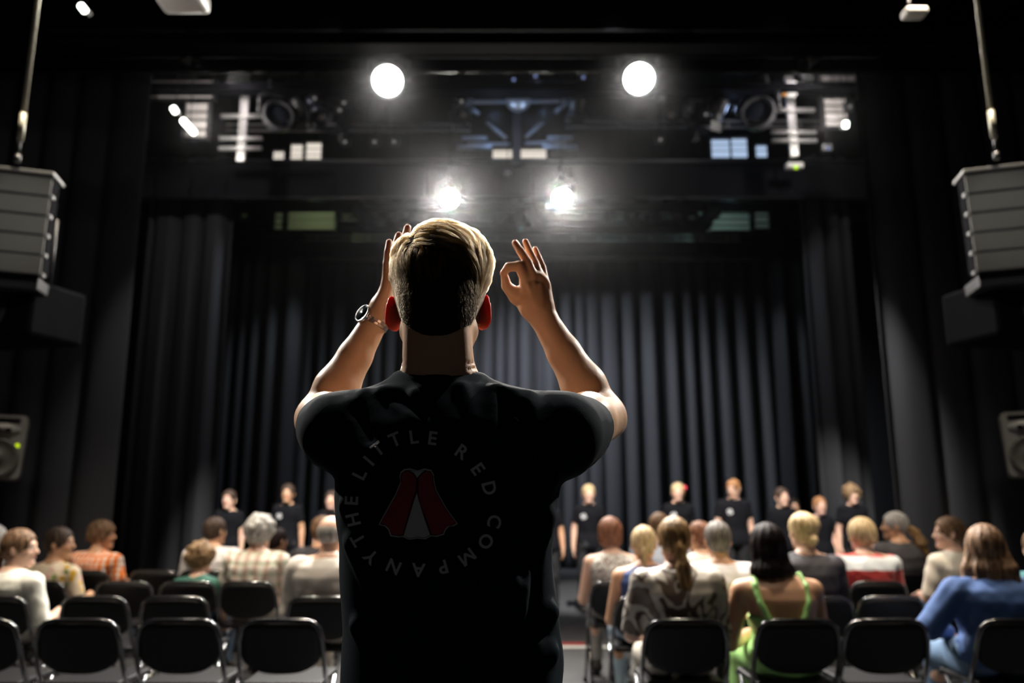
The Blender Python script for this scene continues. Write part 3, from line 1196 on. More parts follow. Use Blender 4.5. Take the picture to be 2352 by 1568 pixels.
f.chain([Q(1226, 640, Y0 - 0.006), Q(1212, 602, Y0 - 0.014), Q(1195, 576, Y0 - 0.012), Q(1183, 558, Y0 - 0.006)], [0.0108, 0.0092, 0.0083, 0.0070], 0.006)
f.chain([Q(1241, 644, Y0 + 0.002), Q(1229, 604, Y0 + 0.002), Q(1216, 577, Y0 + 0.004), Q(1207, 555, Y0 + 0.008)], [0.0104, 0.0083, 0.0075, 0.0066], 0.006)
f.chain([Q(1252, 652, Y0 + 0.010), Q(1246, 614, Y0 + 0.014), Q(1236, 590, Y0 + 0.016), Q(1229, 572, Y0 + 0.018)], [0.0098, 0.0076, 0.0068, 0.0060], 0.006)
for px, py in ((1211, 640), (1227, 634), (1242, 638), (1252, 648)):
    f.ell(Q(px, py, Y0 - 0.006), (0.008, 0.0065, 0.009), None, 0.008)
for a, b in (((1214, 655), (1234, 705)), ((1228, 652), (1240, 705)), ((1242, 655), (1246, 705))):
    f.cap(Q(*a, Y0 - 0.0155), Q(*b, Y0 - 0.017), 0.0035, 0.003, 0.008)
# left hand (image left): seen from the little-finger edge, palm turned inwards
Y1 = YM + 0.235
f.cap(wrL, Q(874, 705, Y1), 0.0255, 0.022, 0.012)
f.cap(Q(876, 700, Y1 - 0.012), Q(892, 648, Y1 - 0.020), 0.0195, 0.014, 0.014, ((1, 0, 0), 0.85))
f.cap(Q(880, 700, Y1 + 0.008), Q(900, 642, Y1 + 0.004), 0.020, 0.0145, 0.014, ((1, 0, 0), 0.8))
f.cap(Q(886, 700, Y1 + 0.028), Q(912, 645, Y1 + 0.032), 0.019, 0.0145, 0.014, ((1, 0, 0), 0.8))
f.chain([Q(890, 650, Y1 - 0.022), Q(889, 606, Y1 - 0.026), Q(891, 580, Y1 - 0.026), Q(894, 556, Y1 - 0.022)], [0.0115, 0.0086, 0.0078, 0.0068], 0.006)
f.chain([Q(897, 642, Y1 - 0.004), Q(902, 592, Y1 - 0.006), Q(910, 563, Y1 - 0.004), Q(916, 540, Y1)], [0.0125, 0.0095, 0.0088, 0.0074], 0.006)
f.chain([Q(905, 640, Y1 + 0.016), Q(920, 582, Y1 + 0.018), Q(930, 550, Y1 + 0.020), Q(936, 523, Y1 + 0.022)], [0.0128, 0.0100, 0.0090, 0.0076], 0.006)
f.chain([Q(916, 644, Y1 + 0.036), Q(945, 592, Y1 + 0.040), Q(958, 568, Y1 + 0.042), Q(966, 548, Y1 + 0.044)], [0.0125, 0.0098, 0.0086, 0.0074], 0.006)
f.chain([Q(890, 700, Y1 + 0.035), Q(925, 668, Y1 + 0.058), Q(950, 640, Y1 + 0.066)], [0.0165, 0.0115, 0.0080], 0.010)
# legs and feet (covered by the jeans, below the frame)
for q in (-1, 1):
    f.cap((q * 0.09, 0, 0.90), (q * 0.10, 0.01, 0.49), 0.080, 0.052, 0.03)
    f.cap((q * 0.10, 0.01, 0.49), (q * 0.10, -0.02, 0.09), 0.052, 0.034, 0.02)
    f.cap((q * 0.10, -0.02, 0.06), (q * 0.10, 0.13, 0.035), 0.034, 0.026, 0.02)
# folds of skin on the nape
for i, (py, a) in enumerate(((838, 0.5), (852, 0.8), (868, 0.6))):
    for q in (-1, 1):
        p0 = Q(1012 + q * 80, py - 8, YM - 0.030)
        p1 = Q(1012 + q * 35, py + 4, YM - 0.062)
        f.cap(p0, p1, 0.0022, 0.0015, 0.003, sub=True)
body_o = obj('body', f.mesh('body'), M['skin_man'], man_root)
EAR = mat('backlit ear skin', (0.52, 0.09, 0.05), 0.5, sss=1.0)  # red of light shining through the ear is put into its colour
eb = EAR.node_tree.nodes['Principled BSDF']
eb.inputs['Subsurface Radius'].default_value = (1.0, 0.07, 0.03)
eb.inputs['Subsurface Scale'].default_value = 0.013
body_o.data.materials.append(EAR)
nf = len(body_o.data.polygons)
cen = np.empty(nf * 3, np.float32)
body_o.data.polygons.foreach_get('center', cen)
cen = cen.reshape(-1, 3)
isear = (np.abs(cen[:, 0] - headc[0]) > 0.068) & (np.abs(cen[:, 2] - Q(1000, 719, YM + 0.03)[2]) < 0.042) & (cen[:, 1] < 0.10)
body_o.data.polygons.foreach_set('material_index', isear.astype(np.int32))
face_bits(man_root, headc, Rh, HS, M['hair_cap'])

# ---- T-shirt
f = SDF(axis(-0.36, 0.38, 0.0050), axis(-0.24, 0.26, 0.0050), axis(0.84, 1.60, 0.0050))
f.loft(tp, 0.0, n=2.3, zlo=0.87, zhi=tp[-1][0])
for q, sh, el in ((-1, shL, elL), (1, shR, elR)):
    e = sh + (el - sh) * (0.42 if q < 0 else 0.34)
    dr = np.array([q * 0.42, 0.90, 0.02])
    dr /= np.linalg.norm(dr)
    cl = (e + dr * 0.012, dr)
    f.cap(Q(1012 + q * 75, 915, YM - 0.005), sh + np.array([-q * 0.022, -0.01, 0.0]), 0.038, 0.055, 0.04)
    f.cap(sh + np.array([0, -0.01, -0.002]), e + dr * 0.02, 0.058, 0.058, 0.03, clip=cl)
    f.cap(sh + np.array([-q * 0.008, -0.01, -0.02]), e + np.array([-q * 0.012, 0.01, -0.038]), 0.050, 0.046, 0.025, clip=cl)
    # sleeve opening
    for off in (0.006,):
        pass
    # sleeve hem: a shallow groove
# drag folds: ridges (add) and valleys (cut) fanning from the shoulders
YB = YM - 0.115
def back_y(px, py):
    """y of the cloth on the back at this pixel"""
    x, _, z = Q(px, py, YM - 0.10)
    A = np.array(tp)[::1]
    A = A[np.argsort(A[:, 0])]
    cx, a, b_ = [np.interp(z, A[:, 0], A[:, i]) for i in (1, 3, 4)]
    u = min(abs((x - cx) / a), 0.93)
    return -b_ * (1 - u ** 2.3) ** (1 / 2.3)


def bp(px, py, sink):
    y = back_y(px, py)
    p = Q(px, py, YM + y)
    p[1] = y + sink
    return p


ridge = [((1178, 912), (1232, 1000), 0.014), ((1212, 915), (1250, 1060), 0.012), ((1140, 900), (1118, 990), 0.012),
         ((838, 912), (890, 985), 0.014), ((800, 940), (870, 1060), 0.013), ((880, 900), (960, 965), 0.011),
         ((790, 1010), (860, 1120), 0.012), ((1262, 1100), (1170, 1170), 0.013), ((795, 1160), (880, 1220), 0.010),
         ((1255, 1190), (1205, 1400), 0.014), ((1262, 1405), (1130, 1480), 0.015), ((812, 1250), (860, 1390), 0.010),
         ((1262, 1500), (1180, 1550), 0.013), ((815, 1440), (860, 1520), 0.011), ((1060, 890), (1085, 955), 0.009), ((950, 905), (940, 960), 0.008)]
for a, b, r in ridge:
    f.cap(bp(a[0], a[1], r * 0.55), bp(b[0], b[1], r * 0.75), r, r * 0.55, 0.016)
for a, b, r in [((1200, 935), (1225, 1050), 0.008), ((824, 940), (850, 1010), 0.008), ((1150, 905), (1162, 985), 0.008), ((1250, 1140), (1205, 1320), 0.008),
                ((800, 1110), (895, 1170), 0.007), ((1250, 1445), (1100, 1510), 0.009), ((905, 905), (975, 950), 0.007), ((1245, 1240), (1215, 1500), 0.007)]:
    f.cap(bp(a[0], a[1], 0), bp(b[0], b[1], 0), r, r * 0.6, 0.012, sub=True)
f.ripple(0.0040, 20, 3, (1, 0.6, 0.8))
f.ripple(0.0018, 46, 8, (1, 0.6, 0.9))
# neck opening
f.ell(nb + np.array([0, 0.012, 0.046]), (0.063, 0.072, 0.040), None, 0.004, sub=True)
shirt = obj('shirt', f.mesh('shirt'), SHIRT, man_root)
bv = BVHTree.FromPolygons([v.co for v in shirt.data.vertices], [p.vertices for p in shirt.data.polygons])

# collar band (ribbed) lying round the neck opening
b = MB()
rings = []
zc = Q(1010, 877, YM - 0.055)[2]
for k in range(48):
    a = 2 * PI * k / 48
    d = np.array([math.cos(a), math.sin(a), 0])
    bk = max(0.0, -math.sin(a))
    fr_ = max(0.0, math.sin(a))
    p = np.array([nb[0] + 0.0645 * d[0], 0.004 + 0.069 * d[1] - 0.004, zc - 0.010 * (1 - bk) - 0.055 * fr_ ** 1.5])
    prof = [(0.0035, -0.011), (0.0030, 0.0), (-0.003, 0.0105), (-0.0065, 0.0095), (-0.003, -0.001), (0.000, -0.012)]
    rings.append([b.bm.verts.new(Vector(p + d * u + np.array([0, 0, v]))) for u, v in prof])
for k in range(48):
    A, B = rings[k], rings[(k + 1) % 48]
    for i in range(6):
        fc = b.bm.faces.new((A[i], B[i], B[(i + 1) % 6], A[(i + 1) % 6]))
        fc.smooth = True
b.build('collar', SHIRT, man_root)

# sleeve hems: turned-up bands
# ---- print on the back
PRINT = mat('faded white screen print', (0.62, 0.60, 0.58), 0.8, bump=(500, 0.2, 0.0005))
PRED = mat('dark red screen print', (0.33, 0.03, 0.03), 0.8)
PDARK = mat('black screen print', (0.004, 0.004, 0.006), 0.8)


def to_shirt(px, py, lift=0.0012):
    o = Vector((-MO[0], -MO[1], CH))
    d = Vector(P(px, py, 1.2) - np.array([0, 0, CH])).normalized()
    hit = bv.ray_cast(o, d)
    return hit[0] - d * lift if hit[0] is not None else None


def decal(name, bm, material, parent, lift=0.0012, step=5.0):
    """bm holds flat faces in photograph coordinates; they are laid on the cloth"""
    for _ in range(6):
        es = [e for e in bm.edges if e.calc_length() > step]
        if not es:
            break
        bmesh.ops.subdivide_edges(bm, edges=es, cuts=1)
        bmesh.ops.triangulate(bm, faces=bm.faces[:])
    bad = []
    for v in bm.verts:
        p = to_shirt(v.co.x, v.co.y, lift)
        if p is None:
            bad.append(v)
        else:
            v.co = p
    if bad:
        bmesh.ops.delete(bm, geom=bad, context='VERTS')
    me = bpy.data.meshes.new(name)
    bm.to_mesh(me)
    bm.free()
    return obj(name, me, material, parent)


def poly_bm(pts):
    bm = bmesh.new()
    vs = [bm.verts.new((x, y, 0)) for x, y in pts]
    fc = bm.faces.new(vs)
    bmesh.ops.triangulate(bm, faces=[fc])
    return bm


letters = [('T', 822, 1239), ('H', 811, 1193), ('E', 807, 1149), ('L', 826, 1088), ('I', 847, 1058), ('T', 868, 1031), ('T', 907, 1009),
           ('L', 951, 1003), ('E', 994, 1006), ('R', 1062, 1038), ('E', 1098, 1077), ('D', 1124, 1121), ('C', 1136, 1197), ('O', 1116, 1243),
           ('M', 1073, 1279), ('P', 1017, 1302), ('A', 961, 1309), ('N', 904, 1301), ('Y', 852, 1278)]
cxl, cyl = 973, 1157
for ch, px, py in letters:
    cu = bpy.data.curves.new('letter', 'FONT')
    cu.body = ch
    cu.size = 43
    cu.align_x = 'CENTER'
    cu.align_y = 'CENTER'
    cu.offset = 0.4 if ch == 'M' else 1.0
    cu.resolution_u = 4
    to = bpy.data.objects.new('letter', cu)
    COL.objects.link(to)
    bpy.context.view_layer.update()
    me = bpy.data.meshes.new_from_object(to)
    bpy.data.objects.remove(to)
    bm = bmesh.new()
    bm.from_mesh(me)
    bpy.data.meshes.remove(me)
    if ch == 'M':
        bm.free()
        bm = bmesh.new()
        g = [(0, 0), (0, 30), (6.5, 30), (17.5, 12), (28.5, 30), (35, 30), (35, 0), (29.2, 0), (29.2, 19.5), (19.8, 4.5), (15.2, 4.5), (5.8, 19.5), (5.8, 0)]
        bmesh.ops.triangulate(bm, faces=[bm.faces.new([bm.verts.new((x, y, 0)) for x, y in g])])
    xs = [v.co.x for v in bm.verts]
    ys = [v.co.y for v in bm.verts]
    mx, my = (min(xs) + max(xs)) / 2, (min(ys) + max(ys)) / 2
    ux, uy = px - cxl, (py - cyl) * 1.08
    L = math.hypot(ux, uy)
    ux, uy = ux / L, uy / L
    # up = outward; right = clockwise tangent in image coordinates
    rx, ry = -uy, ux
    for v in bm.verts:
        a, c = v.co.x - mx, v.co.y - my
        v.co = (px + rx * a + ux * c, py + ry * a + uy * c, 0)
    lo_ = decal('letter', bm, PRINT, man_root)
    tag(lo_, 'printed white letter ' + ch)


def R5(pts):
    return [(x / 2.184 + 700, y / 2.184 + 850) for x, y in pts]


out = R5([(480, 510), (500, 495), (530, 492), (565, 503), (600, 492), (635, 500), (648, 525), (648, 548), (660, 600), (710, 690), (768, 770), (745, 783),
          (725, 783), (708, 800), (698, 825), (660, 835), (632, 832), (605, 848), (565, 843), (525, 850), (490, 835), (470, 838), (430, 832), (418, 800),
          (400, 782), (370, 775), (385, 745), (455, 620), (480, 560), (475, 535)])
cx_ = sum(p[0] for p in out) / len(out)
cy_ = sum(p[1] for p in out) / len(out)
emb = decal('printed_emblem', poly_bm(out), PRINT, man_root, 0.0012)
tag(emb, 'printed emblem of a red cape with pale outline')
inn = [(cx_ + (x - cx_) * 0.965, cy_ + (y - cy_) * 0.965) for x, y in out]
o = decal('dark_ground', poly_bm(inn), PDARK, emb, 0.0018)
o = decal('red_drape', poly_bm(R5([(492, 512), (520, 506), (545, 522), (558, 545), (557, 600), (540, 650), (515, 740), (492, 822), (472, 828), (436, 822), (424, 795), (405, 775), (382, 768),
                                   (395, 742), (462, 622), (486, 562), (484, 535)])), PRED, emb, 0.0024)
o = decal('red_drape', poly_bm(R5([(572, 540), (590, 520), (612, 506), (632, 512), (640, 530), (642, 552), (652, 602), (702, 692), (756, 765), (738, 775), (718, 778), (700, 798), (690, 818),
                                   (660, 826), (638, 822), (610, 745), (580, 670), (570, 610)])), PRED, emb, 0.0024)
o = decal('white_lining', poly_bm(R5([(562, 615), (572, 655), (600, 745), (628, 824), (604, 840), (565, 835), (526, 842), (496, 830), (520, 750), (545, 665)])), PRINT, emb, 0.0024)
o = decal('white_lining', poly_bm(R5([(522, 500), (565, 510), (605, 500), (585, 515), (563, 540), (548, 515)])), PRINT, emb, 0.0024)

# ---- jeans and shoes
f = SDF(axis(-0.26, 0.26, 0.009), axis(-0.2, 0.2, 0.009), axis(0.03, 1.04, 0.009))
f.loft([(0.80, 0, 0, 0.14, 0.11), (0.90, 0, 0, 0.185, 0.125), (1.02, 0, 0, 0.165, 0.115)], 0.0)
for q in (-1, 1):
    f.cap((q * 0.092, 0, 0.86), (q * 0.10, 0.01, 0.49), 0.094, 0.072, 0.02)
    f.cap((q * 0.10, 0.01, 0.49), (q * 0.10, -0.02, 0.07), 0.072, 0.062, 0.02)
f.half((0, 0, 0.05), (0, 0, -1), (-0.5, -0.5, -0.1), (0.5, 0.5, 0.2), 0.004)
f.ripple(0.004, 25, 4)
obj('jeans', f.mesh('jeans'), JEANS, man_root)
for q in (-1, 1):
    f = SDF(axis(q * 0.1 - 0.07, q * 0.1 + 0.07, 0.008), axis(-0.12, 0.22, 0.008), axis(-0.012, 0.14, 0.008))
    f.cap((q * 0.1, -0.04, 0.05), (q * 0.1, 0.13, 0.04), 0.046, 0.042, 0.02, ((0, 0, 1), 0.85))
    f.cap((q * 0.1, -0.03, 0.06), (q * 0.1, -0.02, 0.10), 0.044, 0.042, 0.02)
    f.half((0, 0, 0.002), (0, 0, -1), (-1, -1, -1), (1, 1, 1), 0.003)
    obj('shoe', f.mesh('shoe'), M['shoe'], man_root)

# ---- hair: a close cropped cap plus combed strands
f = SDF(axis(headc[0] - 0.11, headc[0] + 0.11, 0.0035), axis(headc[1] - 0.14, headc[1] + 0.13, 0.0035), axis(headc[2] - 0.12, headc[2] + 0.15, 0.0035))


def hh(x, y, z):
    return headc + Rh @ (np.array([x, y, z]) * HS)


def cap_field(f, e):
    f.ell(hh(0, -0.012, 0.03), (np.array([0.075, 0.094, 0.089]) + e) * HS, Rh, 0.01)
    f.ell(hh(0, -0.050, -0.030), (np.array([0.056, 0.044, 0.060]) + e) * HS, Rh, 0.03)
    f.ell(hh(0.0, -0.005, 0.060), (np.array([0.073, 0.090, 0.056]) + e) * HS, Rh, 0.02)
    f.ell(hh(0.022, -0.01, 0.060), (np.array([0.056, 0.080, 0.052]) + e) * HS, Rh, 0.02)


cap_field(f, 0.0035)
f.ell(hh(0, 0.112, -0.045), np.array([0.072, 0.080, 0.100]), Rh, 0.008, sub=True)
f.half(hh(0, -0.03, -0.082), (0, 0.5, -1), headc - 0.3, headc + 0.3, 0.006)
f.half(hh(0, 0.03, -0.03), (0, 1.0, -0.9), headc - 0.3, headc + 0.3, 0.006)
capm = f.mesh('hair')
hair_o = obj('hair', capm, M['hair_cap'], man_root)
hbv = BVHTree.FromPolygons([v.co for v in capm.vertices], [p.vertices for p in capm.polygons])
hc_v = Vector(hh(0, -0.012, 0.03))

HM = bpy.data.materials.new('dark blond hair')
HM.use_nodes = True
nt = HM.node_tree
nt.nodes.remove(nt.nodes['Principled BSDF'])
hb = nt.nodes.new('ShaderNodeBsdfHairPrincipled')
hb.parametrization = 'COLOR'
hb.inputs['Color'].default_value = (0.10, 0.058, 0.023, 1)
hb.inputs['Roughness'].default_value = 0.32
hb.inputs['Radial Roughness'].default_value = 0.45
hb.inputs['IOR'].default_value = 1.38
for nme, v in (('Random Roughness', 0.3),):
    if nme in hb.inputs:
        hb.inputs[nme].default_value = v
nt.links.new(hb.outputs[0], nt.nodes['Material Output'].inputs[0])
M['hair_strand'] = HM

rg = np.random.RandomState(11)


def surf(d):
    """point and normal of the hair cap in direction d from the skull centre"""
    hit = hbv.ray_cast(hc_v + Vector(d) * 0.3, -Vector(d))
    if hit[0] is None:
        return None, None
    return np.array(hit[0]), np.array(hit[1])


def nearest(p):
    hit = hbv.find_nearest(Vector(p))
    return np.array(hit[0]), np.array(hit[1])


def flow(p):
    """combing direction at p (man local)"""
    q = (p - np.array(hc_v))
    x, y, z = q
    # parting on the image left, hair swept over to the image right and back
    part = -0.035
    if z > 0.035 - 0.35 * max(0, x - 0.02) or x > 0.02:
        if x < part - 0.01 and z < 0.085:
            return np.array([-0.75, -0.35, -1.0])
        return np.array([1.0, -0.42, -0.15 - 6.0 * max(0.0, x)])
    return np.array([0.0, -0.25, -1.0])


curves_pts = []
curves_rad = []


def strand(root, nrm, length, lift, n, wob, rad, dirv=None, curl=0.0):
    p = root.copy()
    pts = [p.copy()]
    seg = length / (n - 1)
    ph = rg.rand() * 6
    side = None
    for i in range(1, n):
        t = i / (n - 1)
        g = flow(p) if dirv is None else dirv
        sp, sn = nearest(p)
        g = g - sn * g.dot(sn)
        g /= (np.linalg.norm(g) + 1e-9)
        side = np.cross(sn, g)
        h = lift * math.sin(PI * min(1.0, t * 0.9 + 0.12)) + 0.0008
        step = g * seg + side * wob * seg * math.sin(ph + t * 3.0 + curl * t * 6)
        p = sp + sn * h + step
        pts.append(p.copy())
    curves_pts.append(pts)
    curves_rad.append([rad * (1 - 0.75 * (k / (n - 1)) ** 1.5) for k in range(n)])


# combed top: clumps
nclump = 760
for ci in range(nclump):
    while True:
        d = rg.randn(3)
        d /= np.linalg.norm(d)
        if d[2] > 0.22 and (d[1] < 0.85):
            break
    rp, rn = surf(d)
    if rp is None:
        continue
    L = 0.045 + 0.030 * rg.rand()
    if d[0] < -0.45 and d[2] < 0.75:
        L = 0.028 + 0.012 * rg.rand()
    lift = 0.002 + 0.009 * rg.rand() * (1 if d[2] > 0.6 else 0.4)
    base = []
    k0 = len(curves_pts)
    strand(rp, rn, L, lift, 9, 0.25 * rg.randn(), 0.00005, curl=0.2)
    guide = np.array(curves_pts[k0])
    del curves_pts[k0]
    del curves_rad[k0]
    ns = 16
    for s_ in range(ns):
        off = rg.randn(3) * 0.0026
        off -= rn * off.dot(rn) * 0.65
        tt = np.linspace(0, 1, 9)[:, None]
        tightness = 1.0 - 0.75 * tt
        jit = rg.randn(3) * 0.0012
        pts = guide + off * tightness + jit * tt + rn * 0.0006
        cut = 0.75 + 0.25 * rg.rand()
        idx = np.linspace(0, 8 * cut, 9)
        pts = np.stack([np.interp(idx, np.arange(9), pts[:, a]) for a in range(3)], 1)
        curves_pts.append(pts)
        curves_rad.append([0.00022 * (1 - 0.7 * (k / 8) ** 2) for k in range(9)])
# fly-away hairs on the crown
for i in range(90):
    d = np.array([rg.randn() * 0.6, rg.randn() * 0.6, 1.0])
    d /= np.linalg.norm(d)
    rp, rn = surf(d)
    if rp is not None:
        strand(rp, rn, 0.035 + 0.02 * rg.rand(), 0.005 + 0.006 * rg.rand(), 9, 1.0 * rg.randn(), 0.00012, curl=1.0)
# cropped back and sides
n_long = len(curves_pts)
i = 0
while i < 9000:
    d = rg.randn(3)
    d /= np.linalg.norm(d)
    if d[2] > 0.5 or d[1] > 0.55 or d[2] < -0.93:
        continue
    i += 1
    rp, rn = surf(d)
    if rp is None:
        continue
    g = np.array([rg.randn() * 0.15, -0.2, -1.0])
    g -= rn * g.dot(rn)
    g /= np.linalg.norm(g)
    low = (d[2] + 0.9) / 1.4
    L = 0.004 + 0.016 * max(0, low)
    e = rp + g * L * 0.8 + rn * L * 0.35
    m_ = rp + g * L * 0.35 + rn * L * 0.25
    curves_pts.append(np.array([rp, m_, e]))
    curves_rad.append([0.00012, 0.0001, 0.00004])

HM2 = HM.copy()  # darker copy: dimness of the back and sides is put into the colour
HM2.name = 'dimmed cropped hair'
HM2.node_tree.nodes[[n.name for n in HM2.node_tree.nodes if n.type == 'BSDF_HAIR_PRINCIPLED'][0]].inputs['Color'].default_value = (0.018, 0.012, 0.007, 1)
HM2.node_tree.nodes[[n.name for n in HM2.node_tree.nodes if n.type == 'BSDF_HAIR_PRINCIPLED'][0]].inputs['IOR'].default_value = 1.2
for nm_, cp, cr, hm in (('hair_strands', curves_pts[:n_long], curves_rad[:n_long], HM), ('cropped_hair', curves_pts[n_long:], curves_rad[n_long:], HM2)):
    hcv = bpy.data.hair_curves.new(nm_)
    hcv.add_curves([len(p) for p in cp])
    allp = np.concatenate([np.asarray(p) for p in cp]).astype(np.float32)
    hcv.attributes['position'].data.foreach_set('vector', allp.ravel())
    ra = hcv.attributes.get('radius') or hcv.attributes.new('radius', 'FLOAT', 'POINT')
    ra.data.foreach_set('value', np.concatenate([np.asarray(r) for r in cr]).astype(np.float32))
    hcv.materials.append(hm)
    so = bpy.data.objects.new(nm_, hcv)
    COL.objects.link(so)
    so.parent = hair_o
    so['kind'] = 'stuff'

# ---- wristwatch on the wrist at image left
fa = (wrL - elL) / np.linalg.norm(wrL - elL)          # along the forearm
wc = wrL - fa * 0.006
face_n = np.array([-0.62, -0.70, 0.30])
face_n -= fa * face_n.dot(fa) * 0.8
face_n /= np.linalg.norm(face_n)
wm = empty('wristwatch', MO + wc, 0, 'round smartwatch with dark dial and steel link bracelet on the raised left wrist', 'watch')
fx = fa - face_n * fa.dot(face_n)
fx /= np.linalg.norm(fx)
fy = np.cross(face_n, fx)
Rw = Matrix((fx, fy, face_n)).transposed().to_4x4()
Tw = Rw @ Matrix.Translation((0, 0, 0.027))
b = MB()
b.lathe([(0, -0.002), (0.0175, -0.002), (0.0195, 0.000), (0.0198, 0.006), (0.0188, 0.0085), (0.0165, 0.0092), (0.0165, 0.0078), (0, 0.0078)], 40, Tw)
b.build('watch_case', M['steel'], wm)
b = MB()
b.lathe([(0, 0.0090), (0.0158, 0.0090), (0.0163, 0.0080), (0, 0.0078)], 40, Tw)
b.build('watch_dial', mat('dark watch glass', (0.02, 0.03, 0.035), 0.08, 0, 0.8, clear=1.0), wm)
b = MB()
b.lathe([(0, 0), (0.003, 0), (0.0032, 0.004), (0, 0.005)], 12, Tw @ Matrix.Translation((0, -0.019, 0.003)) @ Matrix.Rotation(PI / 2, 4, 'X'))
b.build('crown', M['steel'], wm)
rw = 0.0285
link = None
for k in range(22):
    a = 0.62 + (2 * PI - 1.24) * k / 21
    for j in (-1, 0, 1):
        if link is None:
            bb = MB()
            bb.box((0, 0, 0), (0.0058, 0.0072, 0.0026), None, 0.0006)
            me = bpy.data.meshes.new('link')
            bb.bm.to_mesh(me)
            bb.bm.free()
            me.materials.append(mat('brushed steel', (0.50, 0.42, 0.38), 0.3, 1.0))
            link = me
        lk = bpy.data.objects.new('link', link)
        COL.objects.link(lk)
        lk.parent = wm
        a2 = a + (0.06 if j == 0 else -0.06)
        lk.matrix_local = Rw @ Matrix.Rotation(-a2, 4, 'X') @ Matrix.Translation((j * 0.0061, 0, rw)) 
# ------------------------------------------------------------------ the room
def struct(name, mb, m, label=None):
    o = mb.build(name, m)
    tag(o, label, None, None, 'structure')
    return o


fl = mat('worn dark stage vinyl', (0.085, 0.088, 0.095), 0.42, 0, 0.5, noise=(2.5, 0.25), bump=(60, 0.1, 0.003))
struct('floor', MB().box((0, 7.0, -0.1), (16, 22, 0.2)), fl, 'dark grey scuffed stage floor')
struct('bounce_absorber', MB().box((0, -0.35, 0.004), (14.9, 6.6, 0.008)), mat('black bounce absorber', (0.008, 0.008, 0.009), 0.95, 0, 0.1, bump=(300, 0.4, 0.003)), 'black bounce absorber at the rear of the hall, unseen, added to cut bounce')  # unseen dark layer added to stop floor bounce onto the conductor's back
struct('ceiling', MB().box((0, 7.0, 8.1), (16, 22, 0.2)), M['ceiling'])
struct('wall_left', MB().box((-7.6, 7.0, 4.0), (0.2, 22, 8)), M['wall'])
struct('wall_right', MB().box((7.6, 7.0, 4.0), (0.2, 22, 8)), M['wall'])
struct('wall_front', MB().box((0, 17.9, 4.0), (16, 0.2, 8)), M['wall'])
struct('wall_back', MB().box((0, -3.9, 4.0), (16, 0.2, 8)), M['wall'])

VEL = mat('charcoal wool serge', (0.045, 0.046, 0.052), 0.9, 0, 0.15, bump=(180, 0.3, 0.003))
VEL2 = mat('black wool serge', (0.030, 0.031, 0.036), 0.9, 0, 0.15, bump=(180, 0.3, 0.003))

VEL4 = mat('jet black cotton molton', (0.0065, 0.0068, 0.0085), 0.95, 0, 0.05, bump=(180, 0.3, 0.003))
VEL3 = mat('dark grey wool serge', (0.028, 0.029, 0.033), 0.9, 0, 0.15, bump=(180, 0.3, 0.003))


def curtain(name, label, x0, x1, Y, z0, z1, period, amp, seed, m, group=None, edge=0):
    rg = random.Random(seed)
    xs = []
    x = x0
    phs = []
    ph = 0.0
    n = 0
    # irregular folds: phase grows at a locally varying rate
    rate = 1.0
    while x <= x1:
        xs.append(x)
        phs.append(ph)
        dx = period / 10
        if n % 10 == 0:
            rate = 0.65 + 0.85 * rg.random()
        ph += 2 * PI * dx / period * rate
        x += dx
        n += 1
    zs = np.linspace(z0, z1, 16)
    am = [0.75 + 0.5 * math.sin(i * 0.07 + seed) * math.sin(i * 0.023 + 2 * seed) + 0.15 * rg.random() for i in range(len(xs))]
    V, F = [], []
    for j, z in enumerate(zs):
        t = (z - z0) / (z1 - z0)
        for i, (x, p) in enumerate(zip(xs, phs)):
            s_ = math.sin(p + 0.30 * math.sin(t * 2.2 + seed + i * 0.01) * (1 - t))
            s2 = math.sin(2 * p + 1.0 + seed) * 0.22
            a = amp * am[i] * (1.10 - 0.35 * t)
            V.append((x + 0.18 * period * math.cos(p) * (1 - 0.4 * t), Y + a * (s_ * (1.2 - 0.2 * abs(s_)) + s2), z))
    nx = len(xs)
    for j in range(len(zs) - 1):
        for i in range(nx - 1):
            a = j * nx + i
            F.append((a, a + 1, a + nx + 1, a + nx))
    me = mesh_np(name, V, F)
    o = obj(name, me, m)
    md = o.modifiers.new('thickness', 'SOLIDIFY')
    md.thickness = 0.006
    tag(o, label, 'curtain', group)
    return o


curtain('stage_curtain', 'wide pleated charcoal curtain closing the back of the stage', -6.6, 6.8, 16.8, 0.02, 6.55, 0.36, 0.17, 1, VEL)
XL1, XR1 = P(283, 784, 8.0)[0], P(2007, 784, 8.0)[0]
curtain('wing_curtain', 'tall black wing curtain nearest the audience, image left', -7.3, XL1, 8.0, 0.02, 7.4, 0.42, 0.065, 2, VEL2)
curtain('wing_curtain', 'tall black wing curtain nearest the audience, image right', XR1, 7.3, 8.0, 0.02, 7.4, 0.42, 0.065, 3, VEL2)
curtain('wing_curtain', 'dark folded wing curtain second from the audience, image left', P(296, 784, 10.7)[0], P(512, 784, 10.7)[0], 10.9, 0.02, 6.2, 0.30, 0.17, 4, VEL3)
curtain('wing_curtain', 'dark folded wing curtain second from the audience, image right', P(1872, 784, 10.7)[0], P(1985, 784, 10.7)[0], 10.9, 0.02, 6.2, 0.30, 0.17, 5, VEL3)
curtain('wing_curtain', 'narrow dark wing curtain next to the back curtain, image left', P(505, 784, 14.6)[0], P(698, 784, 14.6)[0], 14.6, 0.02, 6.4, 0.30, 0.16, 6, VEL3)
curtain('wing_curtain', 'narrow dark wing curtain next to the back curtain, image right', P(1768, 784, 14.6)[0], P(1905, 784, 14.6)[0], 14.6, 0.02, 6.4, 0.30, 0.16, 7, VEL3)


def zat(py, Y):
    return P(0, py, Y)[2]


